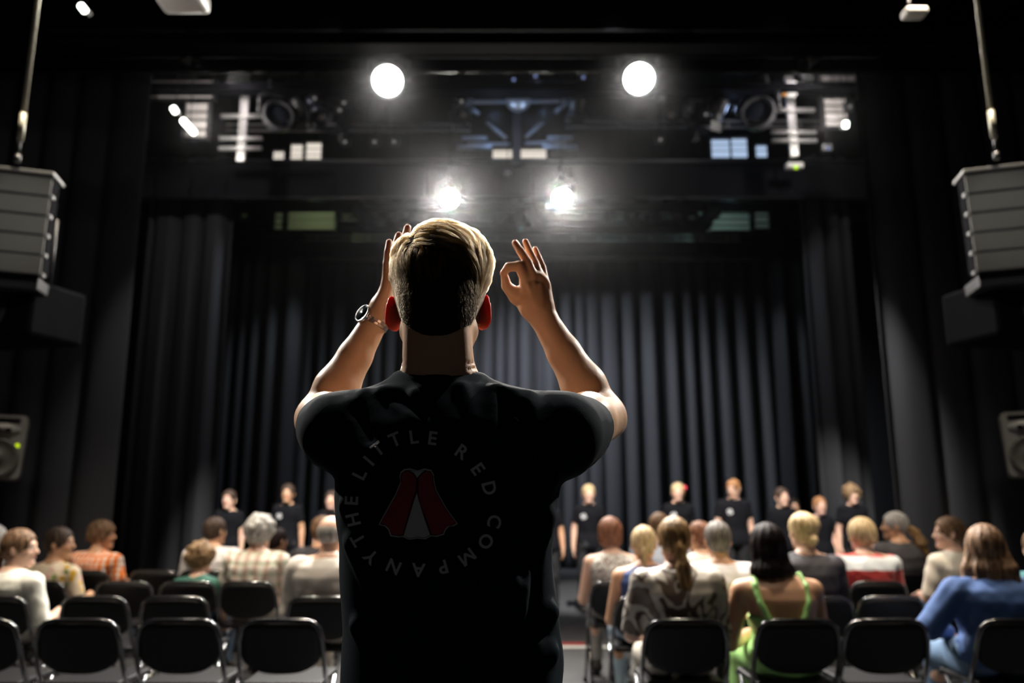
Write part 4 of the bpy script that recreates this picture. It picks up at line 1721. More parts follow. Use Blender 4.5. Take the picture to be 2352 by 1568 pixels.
# horizontal borders (masking cloths) hung from pipes
def border(label, Y, pyt, pyb, x0, x1, seed):
    zt, zb = zat(pyt, Y), zat(pyb, Y)
    o = curtain('border_curtain', label, x0, x1, Y, zb, zt, 0.6, 0.012, seed, VEL4)
    b = MB()
    b.tube([(x0, Y - 0.02, zt + 0.03), (x1, Y - 0.02, zt + 0.03)], 0.028, 10)
    b.build('batten', M['black_metal'], o)
    b = MB()
    b.tube([(x0, Y, zb + 0.02), (x1, Y, zb + 0.02)], 0.017, 8)
    b.build('hem_pipe', M['black_metal'], o)
    for dx in (-4.4, 4.4):
        hang(o, zt, dx, Y)


def hang(root, z_from, dx=0.0, dy=0.03):
    """thin black rod that carries a fitting from the ceiling"""
    z0 = root.location.z
    MB().tube([(dx, dy, z_from - z0 - 0.02), (dx, dy, 8.0 - z0)], 0.006, 5).build('suspension_rod', M['black_matte'], root)


border('long flat black border cloth above the front wing curtains', 7.75, 62, 168, -7.2, 7.2, 11)
border('flat black border cloth between the two pairs of bright lamps', 10.4, 376, 458, -5.6, 5.6, 12)
border('low black border cloth in front of the back curtain top', 14.3, 545, 590, -5.6, 5.6, 13)
b = MB()
b.tube([(-4.9, 16.4, zat(594, 16.4)), (5.2, 16.4, zat(594, 16.4))], 0.045, 10)
o = tag(b.build('curtain_track', M['grey_metal']), 'long grey pipe carrying the back curtain', 'pipe')
for dx in (-3, 3):
    hang(o, zat(594, 16.4), dx, 16.4)

# structural beams
for i, (Y, py, h, lab) in enumerate(((6.6, 99, 0.10, 'thin steel beam crossing the ceiling before the front border'),
                                     (7.0, 34, 0.42, 'deep black ceiling beam along the top edge'),
                                     (9.3, 205, 0.07, 'slim rigging beam behind the first border'),
                                     (12.6, 476, 0.10, 'dark rigging beam just above the second pair of lamps'),
                                     (15.6, 520, 0.10, 'rearmost rigging beam in front of the back curtain'))):
    z = zat(py, Y)
    b = MB()
    b.box((0, Y, z), (15.0, 0.10, h), None, 0.01)
    b.box((0, Y, z - h / 2), (15.0, 0.18, 0.014))
    b.box((0, Y, z + h / 2), (15.0, 0.18, 0.014))
    tag(b.build('ceiling_beam', M['black_matte']), lab, 'beam')


# ------------------------------------------------------------------ lamps and rigging
def stage_light(label, loc, target, size=1.0, lens=None, group=None):
    root = empty('stage_light', loc, 0, label, 'light', group)
    q = (Vector(target) - Vector(loc)).to_track_quat('Z', 'Y').to_matrix().to_4x4()
    s = size
    b = MB()
    b.lathe([(0, -0.30 * s), (0.07 * s, -0.30 * s), (0.11 * s, -0.25 * s), (0.12 * s, -0.12 * s), (0.12 * s, 0.0), (0.135 * s, 0.005 * s), (0.135 * s, 0.03 * s),
             (0.118 * s, 0.03 * s), (0.112 * s, -0.02 * s), (0, -0.02 * s)], 24, q)
    for k in range(5):
        b.lathe([(0.118 * s, (-0.24 + 0.03 * k) * s), (0.128 * s, (-0.236 + 0.03 * k) * s), (0.118 * s, (-0.23 + 0.03 * k) * s)], 24, q)
    b.build('housing', M['black_metal'], root)
    b = MB()
    b.lathe([(0, 0.012 * s), (0.06 * s, 0.008 * s), (0.108 * s, -0.008 * s), (0.108 * s, -0.016 * s), (0, -0.016 * s)], 24, q)
    b.build('lens', lens or M['lens_dark'], root)
    b = MB()
    top = 0.26 * s
    b.tube([q @ Vector((-0.15 * s, 0, -0.10 * s)), Vector((-0.15 * s, 0, top * 0.7)) if False else q @ Vector((-0.15 * s, 0, -0.10 * s)) + Vector((0, 0, top * 0.6)), (0, 0, top), q @ Vector((0.15 * s, 0, -0.10 * s)) + Vector((0, 0, top * 0.6)), q @ Vector((0.15 * s, 0, -0.10 * s))], 0.012 * s, 6)
    b.build('yoke', M['black_metal'], root)
    hang(root, Vector(loc).z + top)
    b = MB()
    b.box((0, 0, top + 0.03 * s), (0.05 * s, 0.06 * s, 0.07 * s), None, 0.006)
    b.tube([(0, 0, top), (0, 0, top + 0.12 * s)], 0.01 * s, 6)
    b.build('clamp', M['black_metal'], root)
    for k in range(0 if lens else 4):
        a = k * PI / 2
        Mk = q @ Matrix.Rotation(a, 4, 'Z')
        c = Mk @ Vector((0.145 * s, 0, 0.085 * s))
        R = (Mk @ Matrix.Rotation(0.35, 4, 'Y')).to_3x3()
        b = MB()
        b.box(c, (0.004, (0.20 if k % 2 else 0.16) * s, 0.13 * s), R)
        b.build('barn_door', M['black_metal'], root)
    return root


# the four bright lamps facing the camera
camp = Vector((0, 1.0, 1.4))
lit = []
for i, (px, py, Y, s, lab) in enumerate(((890, 186, 7.4, 1.35, 'large blazing stage lamp above the conductor, image left'),
                                         (1468, 181, 7.4, 1.35, 'large blazing stage lamp above the conductor, image right'),
                                         (1032, 456, 10.1, 1.15, 'smaller blazing lamp just over the conductor\'s hair'),
                                         (1291, 455, 10.1, 1.15, 'smaller blazing lamp over the conductor\'s joined fingers'))):
    p = P(px, py, Y)
    tg = Vector((p[0] * 0.5, 0.8, 1.0))
    stage_light(lab, tuple(p), tg, s, M['lens_lit'])
    d = (tg - Vector(p)).normalized()
    spot('lamp_beam', tuple(Vector(p) + d * 0.10), tuple(tg), 3000 if i < 2 else 1700, NEUT, 100, 0.9, 0.11)
# back wash down the curtains
for i, (x, Y, z, tx, ty, tz, pw, c, sz) in enumerate((
        (3.2, 12.5, 5.8, -1.2, 16.9, 2.4, 1200, COOL, 62), (-2.4, 12.5, 5.8, 2.2, 16.9, 2.6, 2600, COOL, 62), (0.4, 12.5, 5.8, 3.9, 16.9, 2.4, 500, COOL, 50),
        (-2.4, 10.55, 6.4, -4.6, 10.95, 2.2, 260, COOL, 50), (-2.2, 13.2, 6.4, -4.6, 14.5, 2.6, 330, COOL, 50), (2.8, 13.2, 6.4, 5.2, 14.5, 2.6, 300, COOL, 50),
        (2.6, 10.55, 6.4, 4.4, 10.95, 2.2, 160, COOL, 50))):
    spot('wash_beam', (x, Y, z), (tx, ty, tz), pw, c, sz, 0.9, 0.1)
    stage_light('dark stage lamp washing the curtains, ' + ('left of centre', 'right of centre', 'far right of the back curtain', 'over the second wing at left',
                'over the third wing at left', 'over the third wing at right', 'over the second wing at right')[i], (x, Y - 0.02, z + 0.05), (tx, ty, tz), 0.8)
for n, l, t, p_, c, sz in LAMPS:
    d = (Vector(t) - Vector(l)).normalized()
    stage_light('stage lamp hung above the audience, outside the picture', tuple(Vector(l) - d * 0.06), t, 1.0, None, 'lamps above the audience')

# fill lights added for the front wing curtains and their inner edges
spot('wing_fill', (-1.0, 4.6, 6.8), (-5.2, 8.0, 3.0), 70, NEUT, 60, 0.9, 0.1)
spot('wing_fill', (1.0, 4.6, 6.8), (5.2, 8.0, 3.0), 70, NEUT, 60, 0.9, 0.1)
for x_, tx_, pw_, sd_ in ((-3.25, -3.98, 450, 'left'), (3.0, 3.74, 2300, 'right')):
    spot('edge_fill', (x_, 7.48, 5.72), (tx_, 7.9, 1.8), pw_, NEUT, 22, 0.9, 0.05)
    stage_light('small black lamp added to light the inner edge of the front wing curtain, image ' + sd_, (x_, 7.47, 5.78), (tx_, 7.9, 1.8), 0.55)
# fittings on the side walls
def tube_lamp(label, a, b_, r, em):
    a, b_ = Vector(a), Vector(b_)
    root = empty('tube_lamp', (a + b_) / 2, 0, label, 'lamp')
    h = (b_ - a) / 2
    m = MB()
    m.tube([-h, -h * 0.9, h * 0.9, h], [r * 0.8, r, r, r * 0.8], 12)
    m.build('tube', em, root)
    m = MB()
    up = Vector((0, 0.0, 1)).cross(h).normalized()
    m.bar(-h * 1.15 + Vector((0, r * 1.9, r * 0.6)), h * 1.15 + Vector((0, r * 1.9, r * 0.6)), r * 2.2, r * 1.2)
    m.build('housing', M['grey_metal'], root)
    hang(root, root.location.z + 0.05)
    return root


E1 = emit('white lamp tube', (1.0, 0.98, 0.90), 9)
E2 = emit('small bright lamp', (0.95, 1.0, 0.90), 7)
tube_lamp('white tube lamp slanting beside the upper left curtain edge', P(419, 275, 9.0), P(447, 306, 9.0), 0.035, E1)
tube_lamp('short white lamp just above the slanting tube lamp', P(397, 247, 9.0), P(404, 258, 9.0), 0.035, E2)
tube_lamp('short bright lamp at the upper left corner beside the hoist rod', P(185, 12, 5.6), P(196, 26, 5.6), 0.026, E2)
tube_lamp('short bright lamp at the upper right beside the curtain edge', P(1943, 280, 9.0), P(1942, 292, 9.0), 0.034, E2)
point('tube_light', P(470, 290, 8.75), 60, NEUT, 0.05)
point('tube_light', P(1910, 275, 8.75), 50, NEUT, 0.05)
point('tube_light', P(200, 25, 5.35), 7, NEUT, 0.05)

PANEL = mat('pale acoustic panel', (0.30, 0.28, 0.27), 0.7, noise=(8, 0.2))


def panel(name, label, px0, py0, px1, py1, Y, slats, m, cat='panel', dep=0.05):
    a = P(px0, py1, Y)
    c = P(px1, py0, Y)
    w_, h_ = c[0] - a[0], c[2] - a[2]
    ctr = ((a[0] + c[0]) / 2, Y, (a[2] + c[2]) / 2)
    root = empty(name, ctr, 0, label, cat)
    b = MB()
    b.box((0, 0.06, 0), (w_, 0.02, h_))
    b.build('back_board', M['black_metal'], root)
    for k in range(slats):
        z = -h_ / 2 + h_ * (k + 0.5) / slats
        b = MB()
        b.box((0, 0, z), (w_, 0.02, h_ / slats * 0.70), Matrix.Rotation(0.25 if k % 2 else -0.15, 3, 'X'))
        b.build('slat', m, root)
    b = MB()
    for q in (-1, 1):
        b.box((q * (w_ / 2 + 0.012), 0.02, 0), (0.025, 0.10, h_ + 0.03))
    b.build('frame', M['black_metal'], root)
    hang(root, ctr[2] + h_ / 2)
    return root


panel('wall_panel', 'pale slatted panel behind the slanting tube lamp', 424, 236, 480, 318, 9.4, 4, PANEL)
panel('wall_panel', 'dim grey panel over the upper left curtain corner', 338, 184, 492, 226, 9.4, 3, PANEL)
panel('wall_panel', 'pale slatted panel beside the upper right lamp', 1893, 226, 1940, 292, 9.4, 4, PANEL)
panel('wall_panel', 'dim grey panel in the upper right curtain corner', 1885, 172, 1962, 222, 9.4, 3, PANEL)
GP = mat('pale louvre blade', (0.42, 0.42, 0.38), 0.6)
panel('louvre_panel', 'green-lit louvred panel above the third wing at left', 662, 474, 770, 528, 13.4, 5, GP)
panel('louvre_panel', 'narrow green-lit panel left of the louvred panel', 632, 474, 652, 528, 13.4, 4, GP)
panel('louvre_panel', 'teal-lit louvred panel above the third wing at right', 1630, 465, 1718, 530, 13.4, 5, GP)
panel('louvre_panel', 'narrow teal-lit panel right of the louvred panel', 1734, 468, 1762, 526, 13.4, 4, GP)
point('rig_tint_fill', P(716, 468, 12.7), 5.0, (0.72, 0.95, 0.42), 0.05)  # coloured lights added to tint the rigging, no fixtures
point('rig_tint_fill', P(1680, 464, 12.7), 4.5, (0.50, 0.90, 0.85), 0.05)
point('rig_tint_fill', P(1120, 520, 13.0), 3.0, (0.60, 0.95, 0.75), 0.05)
point('rig_tint_fill', P(1420, 505, 13.0), 3.5, (0.55, 0.90, 0.85), 0.05)


def ladder(label, px, pyt, pyb, rails, half, Y, m):
    a, c = P(px, pyb, Y), P(px, pyt, Y)
    root = empty('rigging_ladder', a, 0, label, 'ladder')
    b = MB()
    b.box((0, 0, (c[2] - a[2]) / 2), (0.11, 0.06, c[2] - a[2]), None, 0.01)
    b.build('post', m, root)
    for py in rails:
        z = zat(py, Y) - a[2]
        b = MB()
        b.tube([(-half, -0.05, z), (half, -0.05, z)], 0.028, 10)
        b.build('rail', m, root)
    hang(root, c[2])
    return root


ladder('grey ladder frame with crossing rails, upper left of the stage', 553, 192, 372, (216, 271, 322, 345), 0.27, 9.5, M['grey_metal'])
ladder('grey ladder frame with crossing rails, upper right of the stage', 1824, 176, 360, (204, 257, 308, 327), 0.28, 9.5, M['grey_metal'])
b = empty('junction_box', P(1817, 205, 9.35), 0, 'white junction box with red and orange plugs on the right ladder frame', 'box')
MB().box((0, 0, 0), (0.12, 0.08, 0.19), None, 0.015).build('housing', mat('glossy white enamel', (0.8, 0.8, 0.8), 0.3), b)
MB().lathe([(0, -0.03), (0.03, -0.03), (0.03, 0.03), (0, 0.03)], 12, Matrix.Translation((-0.085, 0, 0.03))).build('plug', mat('red plug', (0.6, 0.06, 0.03), 0.4), b)
MB().lathe([(0, -0.03), (0.032, -0.03), (0.032, 0.03), (0, 0.03)], 12, Matrix.Translation((-0.09, 0, -0.05))).build('plug', mat('orange plug', (0.6, 0.25, 0.03), 0.4), b)
point('ladder_fill', P(535, 185, 9.0), 14, (1.0, 0.9, 0.88), 0.05)  # lights added to brighten the ladder frames, no fixtures
point('ladder_fill', P(1850, 172, 9.0), 14, (1.0, 0.92, 0.92), 0.05)

# glowing panels standing in for lit patches in the rigging
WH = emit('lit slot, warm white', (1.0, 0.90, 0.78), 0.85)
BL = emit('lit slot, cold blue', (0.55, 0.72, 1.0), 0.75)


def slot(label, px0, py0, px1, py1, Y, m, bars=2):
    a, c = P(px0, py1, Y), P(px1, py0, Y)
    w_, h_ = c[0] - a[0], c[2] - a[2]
    root = empty('lit_patch_panel', ((a[0] + c[0]) / 2, Y, (a[2] + c[2]) / 2), 0, label, 'light')
    MB().box((0, 0, 0), (w_, 0.03, h_), None, 0.008).build('glow_face', m, root)
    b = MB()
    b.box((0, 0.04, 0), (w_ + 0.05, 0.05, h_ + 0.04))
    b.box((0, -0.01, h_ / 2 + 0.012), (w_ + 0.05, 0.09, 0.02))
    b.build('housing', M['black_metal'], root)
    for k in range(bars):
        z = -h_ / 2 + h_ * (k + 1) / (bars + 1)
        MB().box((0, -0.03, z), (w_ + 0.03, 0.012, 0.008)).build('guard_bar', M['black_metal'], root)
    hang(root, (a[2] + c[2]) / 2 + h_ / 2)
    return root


slot('warm glow panel for a lit patch over the second border cloth, leftmost of the left three', 628, 350, 652, 369, 11.2, WH, 1)
slot('warm glow panel for a lit patch over the second border cloth, middle of the left three', 668, 334, 695, 371, 11.2, WH)
slot('warm glow panel for a lit patch over the second border cloth, rightmost of the left three', 703, 330, 738, 371, 11.2, WH)
slot('warm glow panel for a lit patch left of the centre mast', 1132, 346, 1176, 362, 11.2, WH, 1)
slot('warm glow panel for a lit patch right of the centre mast', 1196, 345, 1254, 362, 11.2, WH, 1)
slot('blue glow panel for a lit patch at right, left of the three', 1636, 322, 1674, 361, 11.2, BL)
slot('blue glow panel for a lit patch at right, middle of the three', 1682, 320, 1714, 361, 11.2, BL)
slot('blue glow panel for a lit patch at right, right of the three', 1738, 336, 1760, 360, 11.2, BL, 1)

# centre mast with frames
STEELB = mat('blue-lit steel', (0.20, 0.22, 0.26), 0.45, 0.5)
Yc = 10.2
root = empty('rigging_truss', P(1188, 280, Yc), 0, 'dark centre truss with mast and slanting braces between the large lamps', 'truss')
rp = P(1188, 280, Yc)


def TB(name, p0, p1, r, m=STEELB, dy=0.0):
    b = MB()
    b.tube([P(p0[0], p0[1], Yc + dy) - rp, P(p1[0], p1[1], Yc + dy) - rp], r, 8)
    return b.build(name, m, root)


MB().box(P(1187, 300, Yc) - rp, (0.11, 0.12, 1.0)).build('mast', M['black_metal'], root)
TB('chord', (1045, 198), (1330, 192), 0.035)
TB('chord', (1050, 235), (1325, 232), 0.030)
TB('chord', (1075, 332), (1170, 332), 0.030)
TB('chord', (1205, 330), (1300, 328), 0.030)
for p0, p1 in (((1045, 225), (1100, 262)), ((1325, 215), (1275, 258)), ((1118, 280), (1162, 318)), ((1247, 280), (1208, 316)), ((1075, 235), (1100, 200)), ((1300, 232), (1280, 196))):
    TB('brace', p0, p1, 0.030)
for px in (1090, 1286):
    MB().box(P(px, 318, Yc) - rp, (0.34, 0.05, 0.05)).build('shelf', STEELB, root)
    MB().box(P(px, 338, Yc) - rp, (0.46, 0.05, 0.05)).build('shelf', STEELB, root)
b = MB()
b.lathe([(0, 0), (0.14, 0), (0.17, 0.05), (0.16, 0.14), (0, 0.17)], 20, Matrix.Translation(Vector(P(1190, 235, Yc - 0.1) - rp)) @ Matrix.Rotation(PI / 2, 4, 'X'))
b.build('winch', M['grey_metal'], root)
hang(root, rp[2] + 0.4)
point('blue_rig_fill', P(1135, 262, 9.7), 6, (0.45, 0.65, 1.0), 0.05)  # bluish lights added to tint the truss and lanterns, no fixtures
point('blue_rig_fill', P(1245, 262, 9.7), 6, (0.45, 0.65, 1.0), 0.05)
point('blue_rig_fill', P(1690, 250, 9.6), 6, (0.45, 0.62, 1.0), 0.05)
point('blue_rig_fill', P(700, 240, 9.6), 4, (0.8, 0.8, 1.0), 0.05)

# round fans / moving heads seen as dark discs
def drum(label, px, py, Y, r, yaw):
    root = empty('moving_head_light', P(px, py, Y), yaw, label, 'light')
    b = MB()
    b.lathe([(0, -0.12), (r * 0.6, -0.14), (r * 0.95, -0.05), (r, 0.06), (r * 0.9, 0.10), (r * 0.82, 0.06), (0, 0.05)], 28, Matrix.Rotation(PI / 2, 4, 'X'))
    b.build('housing', mat('satin grey housing', (0.04, 0.04, 0.045), 0.5), root)
    b = MB()
    b.lathe([(0, 0.075), (r * 0.5, 0.07), (r * 0.8, 0.055), (0, 0.055)], 28, Matrix.Rotation(PI / 2, 4, 'X'))
    b.build('lens', M['lens_dark'], root)
    b = MB()
    b.tube([(-r * 1.15, 0, 0), (-r * 1.15, 0, r * 1.1), (-r * 0.7, 0, r * 1.5), (r * 0.7, 0, r * 1.5), (r * 1.15, 0, r * 1.1), (r * 1.15, 0, 0)], 0.03, 8)
    b.build('yoke', M['black_metal'], root)
    MB().box((0, 0, r * 1.5 + 0.07), (0.30, 0.22, 0.14), None, 0.02).build('base', M['black_metal'], root)
    hang(root, root.location.z + r * 1.5 + 0.1)


drum('round dark moving lamp beside the left ladder frame', 638, 268, 9.4, 0.20, 0.5)
drum('round dark moving lamp beside the right ladder frame', 1742, 262, 9.4, 0.22, -0.5)
# small dark profile lanterns along the pipes
lan = [(690, 270, 9.6, 0.9), (738, 268, 9.6, 0.9), (800, 235, 9.8, 0.8), (1060, 262, 9.8, 0.9), (1325, 258, 9.8, 0.9), (1590, 250, 9.6, 0.9), (1640, 268, 9.6, 0.9), (1545, 262, 9.8, 0.8),
       (560, 482, 12.8, 0.7), (830, 492, 12.8, 0.8), (878, 495, 12.8, 0.8), (930, 490, 12.8, 0.8), (1165, 500, 13, 0.8), (1220, 498, 13, 0.8), (1400, 492, 12.8, 0.8), (1450, 495, 12.8, 0.8),
       (1505, 490, 12.8, 0.8), (1560, 494, 12.8, 0.8), (1600, 488, 12.8, 0.7)]
ords = 'first second third fourth fifth sixth seventh eighth ninth tenth eleventh'.split()
for i, (px, py, Y, s) in enumerate(lan):
    p = P(px, py, Y)
    row = 'upper' if i < 8 else 'lower'
    k = i if i < 8 else i - 8
    orderpx = sorted([a[0] for a in (lan[:8] if i < 8 else lan[8:])])
    k = orderpx.index(px)
    stage_light('unlit black stage lantern, %s from the left on the %s rigging pipe' % (ords[k], row), tuple(p), (p[0] * 0.6 + (i % 3 - 1) * 1.5, 3.0 if i % 2 else 15.0, 0.5), s)
for Y, py, x0, x1, lab in ((9.6, 232, -4.0, 4.2, 'black lighting pipe behind the large lamps'), (12.8, 466, -4.6, 4.8, 'black lighting pipe holding the lower row of lanterns'),
                           (7.4, 140, -7.5, 7.5, 'black lighting pipe from which the large lamps hang')):
    b = MB()
    b.tube([(x0, Y, zat(py, Y) + 0.06), (x1, Y, zat(py, Y) + 0.06)], 0.024, 10)
    tag(b.build('lighting_pipe', M['black_matte']), lab, 'pipe')

# grey cable trays crossing the rigging
for px0, px1, py, Y, lab in ((520, 1080, 300, 10.6, 'grey cable tray left of the centre truss'), (1300, 1880, 292, 10.6, 'grey cable tray right of the centre truss'),
                             (640, 1130, 505, 13.6, 'low grey cable tray behind the lower lanterns, image left'), (1250, 1760, 500, 13.6, 'low grey cable tray behind the lower lanterns, image right'),
                             (700, 1700, 552, 13.9, 'long low cable tray just over the lowest border cloth')):
    a, c = P(px0, py, Y), P(px1, py, Y)
    root = empty('cable_tray', ((a[0] + c[0]) / 2, Y, a[2]), 0, lab, 'tray')
    L = c[0] - a[0]
    b = MB()
    for dz in (0.0, 0.09):
        b.box((0, 0, dz), (L, 0.03, 0.025))
    b.build('side_rail', M['grey_metal'], root)
    n = max(3, int(L / 0.45))
    for k in range(n):
        MB().box((-L / 2 + L * (k + 0.5) / n, 0, 0.045), (0.02, 0.025, 0.09)).build('rung', M['grey_metal'], root)
    for dx in (-L * 0.35, L * 0.35):
        hang(root, a[2] + 0.1, dx, 0.0)

# small indicator lights on dimmers
dots = [(1183, 455, 'w'), (1210, 455, 'w'), (1245, 470, 'y'), (1197, 524, 't'), (1180, 182, 'b'), (1230, 174, 'b'), (1340, 177, 'b'), (1903, 340, 'b'),
        (1860, 148, 'g'), (1953, 244, 'g'), (1622, 262, 'g'), (1520, 225, 'g'), (1517, 320, 'g'), (790, 235, 'g'), (780, 252, 'g'), (722, 225, 'g'), (792, 325, 'g'), (860, 325, 'g'), (905, 325, 'g'), (1060, 232, 'g')]
EC = {'w': emit('pale indicator', (0.5, 0.8, 0.8), 0.7), 'y': emit('yellowish indicator', (0.6, 0.6, 0.4), 0.4), 't': emit('teal indicator', (0.25, 0.5, 0.5), 0.5),
      'b': emit('blue indicator', (0.35, 0.45, 0.9), 0.5), 'g': emit('grey indicator', (0.6, 0.58, 0.55), 0.32)}
nm = {'w': 'pale cyan', 'y': 'yellowish', 't': 'teal', 'b': 'blue', 'g': 'pale grey'}
for i, (px, py, c) in enumerate(dots):
    Y = 9.2 if py < 400 else 12.4
    p = P(px, py, Y)
    same = sorted(d_[0] + d_[1] * 0.001 for d_ in dots if d_[2] == c)
    k = same.index(px + py * 0.001)
    which = '' if len(same) == 1 else ', %s from the left of %d such' % ((ords + ['twelfth'])[k], len(same))
    root = empty('dimmer_box', p, 0, 'tiny black dimmer box with a %s indicator%s' % (nm[c], which), 'box', 'dimmer boxes with %s indicators' % nm[c])
    MB().box((0, 0.05, 0.02), (0.12, 0.08, 0.10), None, 0.01).build('housing', M['black_metal'], root)
    MB().lathe([(0, 0), (0.022, 0), (0.018, 0.012), (0, 0.014)], 12, Matrix.Translation((0, 0.012, 0)) @ Matrix.Rotation(PI / 2, 4, 'X')).build('indicator', EC[c], root)
    hang(root, p[2] + 0.05)

# sensor with a green light hanging below the second border, and others
def sensor(label, px, py, Y, w_, green):
    root = empty('ceiling_sensor', P(px, py, Y), 0, label, 'sensor')
    MB().box((0, 0, 0), (w_, 0.12, w_ * 0.36), None, 0.02).build('housing', M['white_plastic'], root)
    MB().tube([(-w_ * 0.2, 0, w_ * 0.15), (-w_ * 0.2, 0, w_ * 0.8)], 0.012, 8).build('stem', M['black_metal'], root)
    hang(root, root.location.z + w_ * 0.7)
    if green:
        MB().lathe([(0, 0), (0.026, 0), (0.02, 0.016), (0, 0.018)], 12, Matrix.Translation((0, -0.06, -w_ * 0.18)) @ Matrix.Rotation(PI / 2, 4, 'X')).build('indicator', M['led_green'], root)
    point('sensor_fill', tuple(P(px, py - 12, Y - 0.4)), 0.25, (1, 1, 0.9), 0.04)  # small light added to brighten the sensor housing


sensor('small pale sensor box with green light under the second border', 1824, 382, 9.9, 0.22, True)
sensor('pale dish-shaped sensor near the top edge at right', 2100, 30, 5.6, 0.17, False)
sensor('tiny grey sensor box on the middle of the second border', 1166, 400, 10.2, 0.09, False)
# projector at the top left
root = empty('projector', P(415, 2, 5.6), 0, 'pale projector under the top beam near the upper left corner', 'projector')
MB().box((0, 0, 0.04), (0.36, 0.30, 0.13), None, 0.03).build('housing', M['white_plastic'], root)
MB().lathe([(0, 0), (0.035, 0), (0.035, 0.06), (0, 0.05)], 16, Matrix.Translation((-0.22, -0.1, 0.02)) @ Matrix.Rotation(PI / 2, 4, 'X')).build('lens', M['grey_metal'], root)
point('projector_fill', tuple(P(430, 40, 5.0)), 0.25, (0.9, 0.9, 1.0), 0.04)  # small light added in front to brighten the projector housing


# ------------------------------------------------------------------ loudspeakers
def line_array(label, side, px_top, px_bot, pyt, pyb, Y):
    p0 = P(px_top, pyt, Y)
    p1 = P(px_bot, pyb, Y)
    W_ = 0.74
    s = side
    cx = p0[0] + s * W_ / 2
    H = p0[2] - p1[2]
    root = empty('line_array_speaker', (cx, Y, p0[2]), 0, label, 'loudspeaker')
    yaw = -s * 0.22
    n = 5
    hb = H / (n + 0.55)
    R = Matrix.Rotation(yaw, 3, 'Z') @ Matrix.Rotation(-s * 0.04, 3, 'Y')
    MB().box(R @ Vector((0, 0.11, -0.02)), (W_ * 1.02, 0.24, 0.03), R, 0.008).build('flying_frame', M['speaker_grey'], root)
    for k in range(n):
        z = -0.045 - hb * (k + 0.5)
        off = Vector((s * 0.004 * k, 0.004 * k, z))
        Rk = R @ Matrix.Rotation(0.02 * k, 3, 'X')
        cab = MB().box(Rk @ Vector((0, 0.085, 0)) + off, (W_, 0.13, hb * 0.985), Rk, 0.006).build('cabinet', M['black_matte'], root)
        MB().box(Rk @ Vector((0, 0.018, 0)) + off, (W_ * 0.98, 0.02, hb * 0.93), Rk, 0.004).build('grille', M['grille'], cab)
        b = MB()
        b.box(Rk @ Vector((0, 0.010, -hb * 0.46)) + off, (W_ * 0.97, 0.022, 0.008), Rk)
        b.build('bar', M['black_metal'], cab)
        MB().box(Rk @ Vector((-s * W_ * 0.49, 0.04, -hb * 0.47)) + off, (0.035, 0.05, 0.028), Rk, 0.005).build('rigging_pin', M['speaker_grey'], cab)
    off = Vector((s * 0.05, 0.12, -H - 0.06 + hb * 0.3))
    MB().box(R @ Vector((0, 0.1, 0)) + off, (W_ * 0.95, 0.30, hb * 0.6), R, 0.01).build('bottom_plate', M['black_metal'], root)
    rr = P(40 if s < 0 else 2290, 372, Y)
    base = Vector((rr[0] - cx, 0, 0.02))
    MB().tube([base, base + Vector((0, 0, 0.05))], 0.02, 10).build('shackle', M['black_metal'], root)
    return root, Vector((cx, Y, p0[2])) + base


for side, a in ((-1, (112, 100, 378, 628)), (1, (2224, 2256, 372, 622))):
    lab = 'grey-grilled line array loudspeaker hanging at the %s edge' % ('left' if side < 0 else 'right')
    r_, base = line_array(lab, side, *a, 5.2)
    root = empty('hoist_rod', base + Vector((0, 0, 0.06)), 0, 'pale hoist rod holding up the %s line array loudspeaker' % ('left' if side < 0 else 'right'), 'rod')
    MB().tube([(0, 0, 0.10), (0, 0, 0.30)], 0.021, 10).build('sleeve', M['cable'], root)
    MB().tube([(0, 0, 0.32), (0, 0, 3.3)], 0.0165, 10).build('rod', M['cable'], root)
    MB().tube([(0, 0, 0.0), (0, 0, 0.11)], [0.008, 0.012], 8).build('hook', M['black_metal'], root)
    # black subwoofers hung behind and below
    pb = P(100 if side < 0 else 2262, 630, 5.4)
    root = empty('subwoofer', (pb[0] + side * 0.36, 5.75, pb[2]), side * 0.25, 'black bass loudspeaker hanging under the %s line array' % ('left' if side < 0 else 'right'), 'loudspeaker')
    MB().box((0, 0, -0.22), (0.72, 0.5, 0.40), None, 0.03).build('cabinet', M['black_matte'], root)
    MB().lathe([(0.0, 0.0), (0.13, 0.03), (0.16, 0.0), (0.17, 0.012), (0.0, 0.012)], 24, Matrix.Translation((0, -0.26, -0.22)) @ Matrix.Rotation(PI / 2, 4, 'X')).build('cone', M['black_metal'], root)
    MB().tube([(-0.25, 0, -0.03), (-0.25, 0, 0.5)], 0.01, 6).build('chain', M['black_metal'], root)
    MB().tube([(0.25, 0, -0.03), (0.25, 0, 0.5)], 0.01, 6).build('chain', M['black_metal'], root)
    # dim fill added to brighten the grilles and stand speakers
    spot('side_fill', (side * 1.6, 3.0, 4.8), (side * 3.4, 5.2, 3.15), 130, (1.0, 0.97, 0.88), 22, 0.8, 0.1)
    spot('side_fill', (side * 2.2, 3.2, 4.6), (side * 4.5, 7.1, 2.05), 75, (1.0, 0.97, 0.9), 16, 0.8, 0.1)


